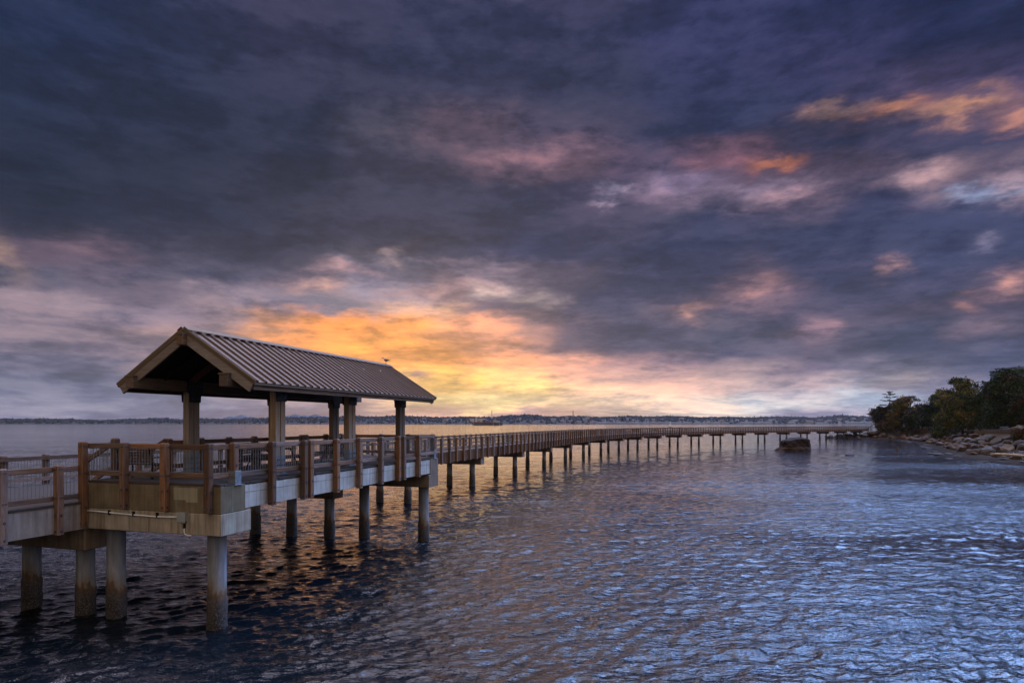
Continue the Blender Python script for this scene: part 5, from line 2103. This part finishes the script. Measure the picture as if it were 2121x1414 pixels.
def house_proto(w, d, h, rh, mw, mr, name, nwin=3):
    R = bpy.data.objects.new(name, None)
    body = MB()
    body.box(-w / 2, w / 2, -d / 2, d / 2, -4, h)
    body.add([(-w / 2, -d / 2, h), (w / 2, -d / 2, h), (w / 2, d / 2, h), (-w / 2, d / 2, h), (-w / 2, 0, h + rh), (w / 2, 0, h + rh)], [(0, 4, 3), (1, 2, 5)])
    b = body.build('wall', mw, R)
    rf = MB()
    e = 0.6
    for s in (-1, 1):
        y0 = s * (d / 2 + e)
        z0 = h - e * rh / (d / 2)
        vs = [(-w / 2 - e, y0, z0 + 0.05), (w / 2 + e, y0, z0 + 0.05), (w / 2 + e, 0, h + rh + 0.05), (-w / 2 - e, 0, h + rh + 0.05)]
        vs += [(x, y, z + 0.3) for x, y, z in vs]
        rf.add(vs, [(3, 2, 1, 0), (4, 5, 6, 7), (0, 1, 5, 4), (1, 2, 6, 5), (2, 3, 7, 6), (3, 0, 4, 7)])
    rf.build('roof', mr, R)
    for i in range(nwin):
        wn = MB()
        x = -w / 2 + w * (i + 0.5) / nwin
        wn.box(x - 0.7, x + 0.7, -d / 2 - 0.05, -d / 2 + 0.02, h * 0.45, h * 0.45 + 1.5)
        wn.build('window', M_FARWIN, R)
    return R


def place_copy(src, loc, rz, label, cat, group, sc=1.0):
    r = src.copy()
    COL.objects.link(r)
    r.location = loc
    r.rotation_euler = (0, 0, rz)
    r.scale = (sc, sc, sc)
    tag(r, label, cat, group)
    for ch in src.children:
        c = ch.copy()
        COL.objects.link(c)
        c.parent = r
    return r


def drop(src):
    for ch in list(src.children):
        bpy.data.objects.remove(ch)
    bpy.data.objects.remove(src)


def build_town():
    r = random.Random(17)
    protos = []
    for i in range(6):
        protos.append(house_proto(r.uniform(11, 17), r.uniform(8, 10), r.uniform(4.5, 7), r.uniform(2, 3.5), M_HW[i % 4], M_HR[(i * 2) % 3], 'house'))
    n = 0
    while n < 80:
        x = r.choice([r.uniform(560, 960), r.uniform(1040, 1300), r.uniform(1260, 1830), r.uniform(1400, 1830)])
        Y = YF + r.uniform(60, 260) * (0.6 + 0.4 * r.random())
        X = (x - 1060.5) / F_PX * Y
        z = float(far_h(np.array([X]), np.array([Y]))[0])
        place_copy(r.choice(protos), (X, Y, z + 1.5), r.uniform(-0.5, 0.5) + (pi / 2 if r.random() < 0.35 else 0), 'small far off house among the trees across the bay', 'house', 'houses on the far shore', r.uniform(0.8, 1.35))
        n += 1
    for p in protos:
        drop(p)
    sheds = [house_proto(w, 16, 4.6, 1.6, M_HW[0] if i % 3 else M_HW[3], M_HR[2], 'boat_shed', 8) for i, w in enumerate((46, 70, 32))]
    for i, x in enumerate((1246, 1258, 1272, 1286, 1301, 1318, 1333, 1350, 1366, 1384, 1404, 1424, 1447, 1472, 1500, 1546, 1580, 1640, 1700, 1770, 1798)):
        Y = YF + 14 + (i % 3) * 12
        X = (x - 1060.5) / F_PX * Y
        place_copy(sheds[i % 3], (X, Y, 2.0 + (i % 2) * 1.2), r.uniform(-0.06, 0.06), 'long pale shed on the waterfront behind the far marina', 'shed', 'pale sheds along the marina', r.uniform(0.85, 1.1))
    for p in sheds:
        drop(p)
    # moored yachts
    M_HULL = simple('yacht_white', (0.7, 0.7, 0.68), 0.4)
    M_MAST = simple('mast_aluminium', (0.5, 0.5, 0.5), 0.4, 0.4)
    src = bpy.data.objects.new('moored_yacht', None)
    hull = MB()
    st = [(-5.5, 0.9, 1.2), (-3, 1.5, 1.15), (0, 1.7, 1.2), (3, 1.2, 1.35), (5.6, 0.05, 1.6)]
    vs, fs = [], []
    for x, w, z in st:
        vs += [(x, -w, z), (x, -w * 0.55, 0), (x, w * 0.55, 0), (x, w, z)]
    for i in range(len(st) - 1):
        for q in range(4):
            fs.append((i * 4 + q, i * 4 + (q + 1) % 4, i * 4 + 4 + (q + 1) % 4, i * 4 + 4 + q))
    fs += [(0, 3, 2, 1), (16, 17, 18, 19)]
    hull.add(vs, fs)
    hull.build('hull', M_HULL, src)
    MB().box(-2.6, 1.6, -0.9, 0.9, 1.2, 1.9).build('cabin', M_HULL, src)
    MB().tube([(0.6, 0, 1.2), (0.6, 0, 15)], [0.17, 0.11], 6).bar((0.6, 0, 2.6), (-4, 0, 2.5), 0.3, 0.35).build('mast', M_MAST, src)
    for i in range(75):
        x = r.choice([r.uniform(1330, 1500), r.uniform(1440, 1500), r.uniform(1600, 1790), r.uniform(1690, 1760)])
        Y = YF - r.uniform(6, 44)
        place_copy(src, ((x - 1060.5) / F_PX * Y, Y, 0), r.uniform(0, 6.28), 'white yacht with a bare mast moored in the far marina', 'yacht', 'yachts moored in the far marina', r.uniform(0.8, 1.25))
    drop(src)


build_town()


def build_landmarks():
    # pale mill buildings left of the barge
    def zof(X, Y):
        return float(far_h(np.array([X]), np.array([Y]))[0])
    M_MILL = simple('mill_concrete', (0.5, 0.45, 0.36), 0.8)
    M_MW = simple('mill_window', (0.08, 0.08, 0.08), 0.4)
    Y = YF + 120
    specs = [(963, 972, 870.2, 'long low pale mill shed left of the mill blocks'), (972, 981, 866.5, 'pale mill block with a flat roof behind the barge bow'),
             (984, 988, 864.0, 'narrow tall pale silo tower above the barge'), (990, 1004, 866.0, 'wide pale mill block behind the middle of the barge')]
    for x0, x1, yt, lab in specs:
        a, b = at(x0, yt, Y), at(x1, yt, Y)
        g = zof(a.x, Y) - 3
        R = empty('mill_building', (a.x, Y, g), 0, lab, 'building')
        h = a.z - g
        w = b.x - a.x
        MB().box(0, w, 0, 18, 0, h).build('wall', M_MILL, R)
        MB().box(-0.4, w + 0.4, -0.4, 18.4, h, h + 0.8).build('roof', M_HR[2], R)
        m = MB()
        nn = max(1, int(w / 5))
        for k in range(nn):
            for q in range(max(1, int(h / 6))):
                xx = w * (k + 0.5) / nn
                m.box(xx - 1, xx + 1, -0.1, 0, h - 3.5 - q * 5, h - 1.5 - q * 5)
        m.build('window_row', M_MW, R)
    for x, yt, yb, lab in ((1018.8, 851, 866, 'tall pale chimney stack rising above the woods behind the barge'), (1187, 850.5, 866, 'tall thin dark chimney on the skyline right of the barge')):
        a = at(x, yt, YF + 150)
        g = at(x, yb, YF + 150).z - 2
        R = empty('chimney_stack', (a.x, a.y, g), 0, lab, 'chimney')
        h = a.z - g
        M = simple('stack_concrete' if x < 1100 else 'stack_dark', (0.4, 0.38, 0.38) if x < 1100 else (0.12, 0.1, 0.09), 0.8)
        MB().tube([(0, 0, 0), (0, 0, h)], [2.2, 1.5], 12).build('shaft', M, R)
        MB().tube([(0, 0, h), (0, 0, h + 1.5)], [1.75, 1.75], 12).build('rim', M_IRON, R)
    # barge
    Yb = EYE * F_PX / (880.3 - YH)
    a, b = at(976.8, 880.3, Yb), at(1041, 880.3, Yb)
    Lb = b.x - a.x
    R = empty('barge', (a.x, Yb, 0), 0, 'long dark rust topped cargo barge at anchor on the bay', 'barge')
    M_HULLD = simple('barge_dark_hull', (0.05, 0.035, 0.03), 0.7, 0.1, 0.3, 0.3)
    M_HRUST = simple('barge_rusty_deck', (0.22, 0.085, 0.035), 0.8, 0, 0.3, 0.3)
    hh = 8.2
    m = MB()
    vs = []
    for y in (-8, 8):
        vs += [(3.5, y, -1), (Lb - 0.5, y, -1), (Lb, y, hh - 2.2), (0.8, y, hh - 2.2)]
    m.add(vs, [(0, 1, 2, 3), (7, 6, 5, 4), (0, 4, 5, 1), (1, 5, 6, 2), (2, 6, 7, 3), (3, 7, 4, 0)])
    m.build('hull', M_HULLD, R)
    MB().box(0, Lb * 0.78, -8.2, 8.2, hh - 2.1, hh - 0.6).box(3, Lb * 0.72, -7.5, 7.5, hh - 0.6, hh + 0.2).build('cargo_coaming', M_HRUST, R)
    MB().box(Lb * 0.7, Lb * 0.9, -5, 5, hh - 2.0, hh + 3.2).box(Lb * 0.72, Lb * 0.8, -4, 4, hh + 3.2, hh + 5).build('deckhouse', M_HW[0], R)
    for x in (0.075, 0.7, 0.905):
        MB().box(Lb * x - 0.55, Lb * x + 0.55, -8.6, -8.2, 0.2, hh - 0.4).build('draught_mark', M_HW[0], R)
    MB().tube([(Lb * 0.75, 0, hh + 3), (Lb * 0.75, 0, hh + 12)], 0.35, 6).tube([(Lb * 0.75, 0, hh + 7), (Lb * 0.87, 0, hh + 14)], 0.4, 6).build('crane', M_HW[0], R)
    # sailing yacht under way
    Ys = EYE * F_PX / (884.6 - YH)
    q = at(1388.5, 884.6, Ys)
    R = empty('sailboat', (q.x, Ys, 0), 0.5, 'small white sailboat under sail beyond the curving boardwalk', 'sailboat')
    m = MB()
    st = [(-3.2, 0.8, 0.7), (-1.5, 1.15, 0.65), (0.5, 1.1, 0.72), (2.2, 0.6, 0.85), (3.4, 0.05, 1.0)]
    vs, fs = [], []
    for x, w, z in st:
        vs += [(x, -w, z), (x, -w * 0.5, -0.1), (x, w * 0.5, -0.1), (x, w, z)]
    for i in range(len(st) - 1):
        for k in range(4):
            fs.append((i * 4 + k, i * 4 + (k + 1) % 4, i * 4 + 4 + (k + 1) % 4, i * 4 + 4 + k))
    fs += [(0, 3, 2, 1), (16, 17, 18, 19)]
    m.add(vs, fs)
    m.build('hull', M_HW[0], R)
    MB().tube([(0.4, 0, 0.6), (0.4, 0, 8.6)], [0.07, 0.05], 6).bar((0.4, 0, 1.5), (-2.9, 0.2, 1.45), 0.1, 0.1).build('mast', M_IRON, R)
    M_SAIL = simple('white_sail', (0.8, 0.79, 0.76), 0.8)

    def sail(name, p):
        mm = MB()
        n = 8
        for y in (0, 0.03):
            for i in range(n + 1):
                t = i / n
                lo, hi = Vector(p[0]).lerp(Vector(p[2]), t), Vector(p[1]).lerp(Vector(p[2]), t)
                bel = 0.35 * sin(pi * t)
                for u in (0, 0.5, 1):
                    c = lo.lerp(hi, u)
                    mm.v.append((c.x, c.y + bel * sin(pi * u) + y, c.z))
        k = 3 * (n + 1)
        for s in range(2):
            for i in range(n):
                for u in range(2):
                    f = (s * k + i * 3 + u, s * k + i * 3 + u + 1, s * k + i * 3 + u + 4, s * k + i * 3 + u + 3)
                    mm.f.append(f if s else f[::-1])
                    mm.mi.append(0)
        mm.build(name, M_SAIL, R, True)
    sail('mainsail', ((0.3, 0, 1.6), (-2.8, 0.2, 1.55), (0.3, 0, 8.5)))
    sail('jib', ((3.2, 0, 1.0), (0.6, 0.5, 1.3), (0.5, 0, 7.6)))
    # two motor boats near the far shore
    for x, y, lab in ((1216, 878.6, 'low dark motor boat off the far shore right of the barge'), (1320, 878.4, 'white motor boat off the far marina')):
        Yb2 = min(EYE * F_PX / (y - YH), 2450)
        q = at(x, y, Yb2)
        R = empty('motor_boat', (q.x, Yb2, 0), 0.1, lab, 'boat')
        c = M_HULLD if x < 1250 else M_HW[0]
        m = MB()
        vs = []
        for yy in (-2.2, 2.2):
            vs += [(-9, yy, -0.3), (7, yy, -0.3), (10, yy * 0.3, 2.4), (-9.5, yy, 1.9)]
        m.add(vs, [(0, 1, 2, 3), (7, 6, 5, 4), (0, 4, 5, 1), (1, 5, 6, 2), (2, 6, 7, 3), (3, 7, 4, 0)])
        m.build('hull', c, R)
        MB().box(-4, 3, -1.6, 1.6, 1.9, 4.2).box(-3, 1, -1.3, 1.3, 4.2, 5.4).build('cabin', c, R)


build_landmarks()


def build_mountains():
    # faint distant peaks left of centre
    M = far_mat('distant_mountain_rock', (0.035, 0.045, 0.06), (0.055, 0.066, 0.084), 0.004)
    for x0, x1, pk, lab, sd in ((455, 535, [(478, 861), (500, 858.5), (520, 862)], 'faint distant mountain seen left of the right hand shelter columns', 1),
                                (585, 690, [(598, 860), (612, 857), (630, 859), (653, 857), (672, 860)], 'faint row of distant peaks seen through the shelter', 2)):
        Yd = 5200.0
        V, Fq = [], []
        n = 60
        r = random.Random(sd)
        for i in range(n + 1):
            x = x0 + (x1 - x0) * i / n
            yy = 868.0
            for px, py in pk:
                yy = min(yy, py + abs(x - px) * 0.32)
            yy += r.uniform(-0.25, 0.25)
            top = at(x, min(yy, 872), Yd)
            b = at(x, 876, Yd - 300)
            V += [(b.x, Yd - 300, -2), ((top.x + b.x) / 2, Yd - 150, top.z * 0.55), (top.x, Yd, top.z), (top.x, Yd + 300, -2)]
        for i in range(n):
            for q in range(3):
                Fq.append((i * 4 + q, i * 4 + 4 + q, i * 4 + 5 + q, i * 4 + 1 + q))
        o = bpy.data.objects.new('mountain_range', np_mesh('mountain_range', np.array(V), np.array(Fq), M, False))
        COL.objects.link(o)
        tag(o, lab, None, None, 'structure')


build_mountains()


# ------------------------------------------------------------------ air
def build_haze():
    m = MB().box(-5200, 5200, -150, 5700, -4, 260)
    o = m.build('haze', [])
    mat = bpy.data.materials.new('haze_air')
    mat.use_nodes = True
    t = mat.node_tree
    t.nodes.clear()
    out = t.nodes.new('ShaderNodeOutputMaterial')
    v = t.nodes.new('ShaderNodeVolumePrincipled')
    v.inputs['Color'].default_value = (0.82, 0.86, 0.95, 1)
    v.inputs['Density'].default_value = 0.000025
    v.inputs['Anisotropy'].default_value = 0.3
    t.links.new(v.outputs[0], out.inputs['Volume'])
    o.data.materials.clear()
    o.data.materials.append(mat)
    tag(o, 'thin evening haze over the bay', None, None, 'stuff')


build_haze()
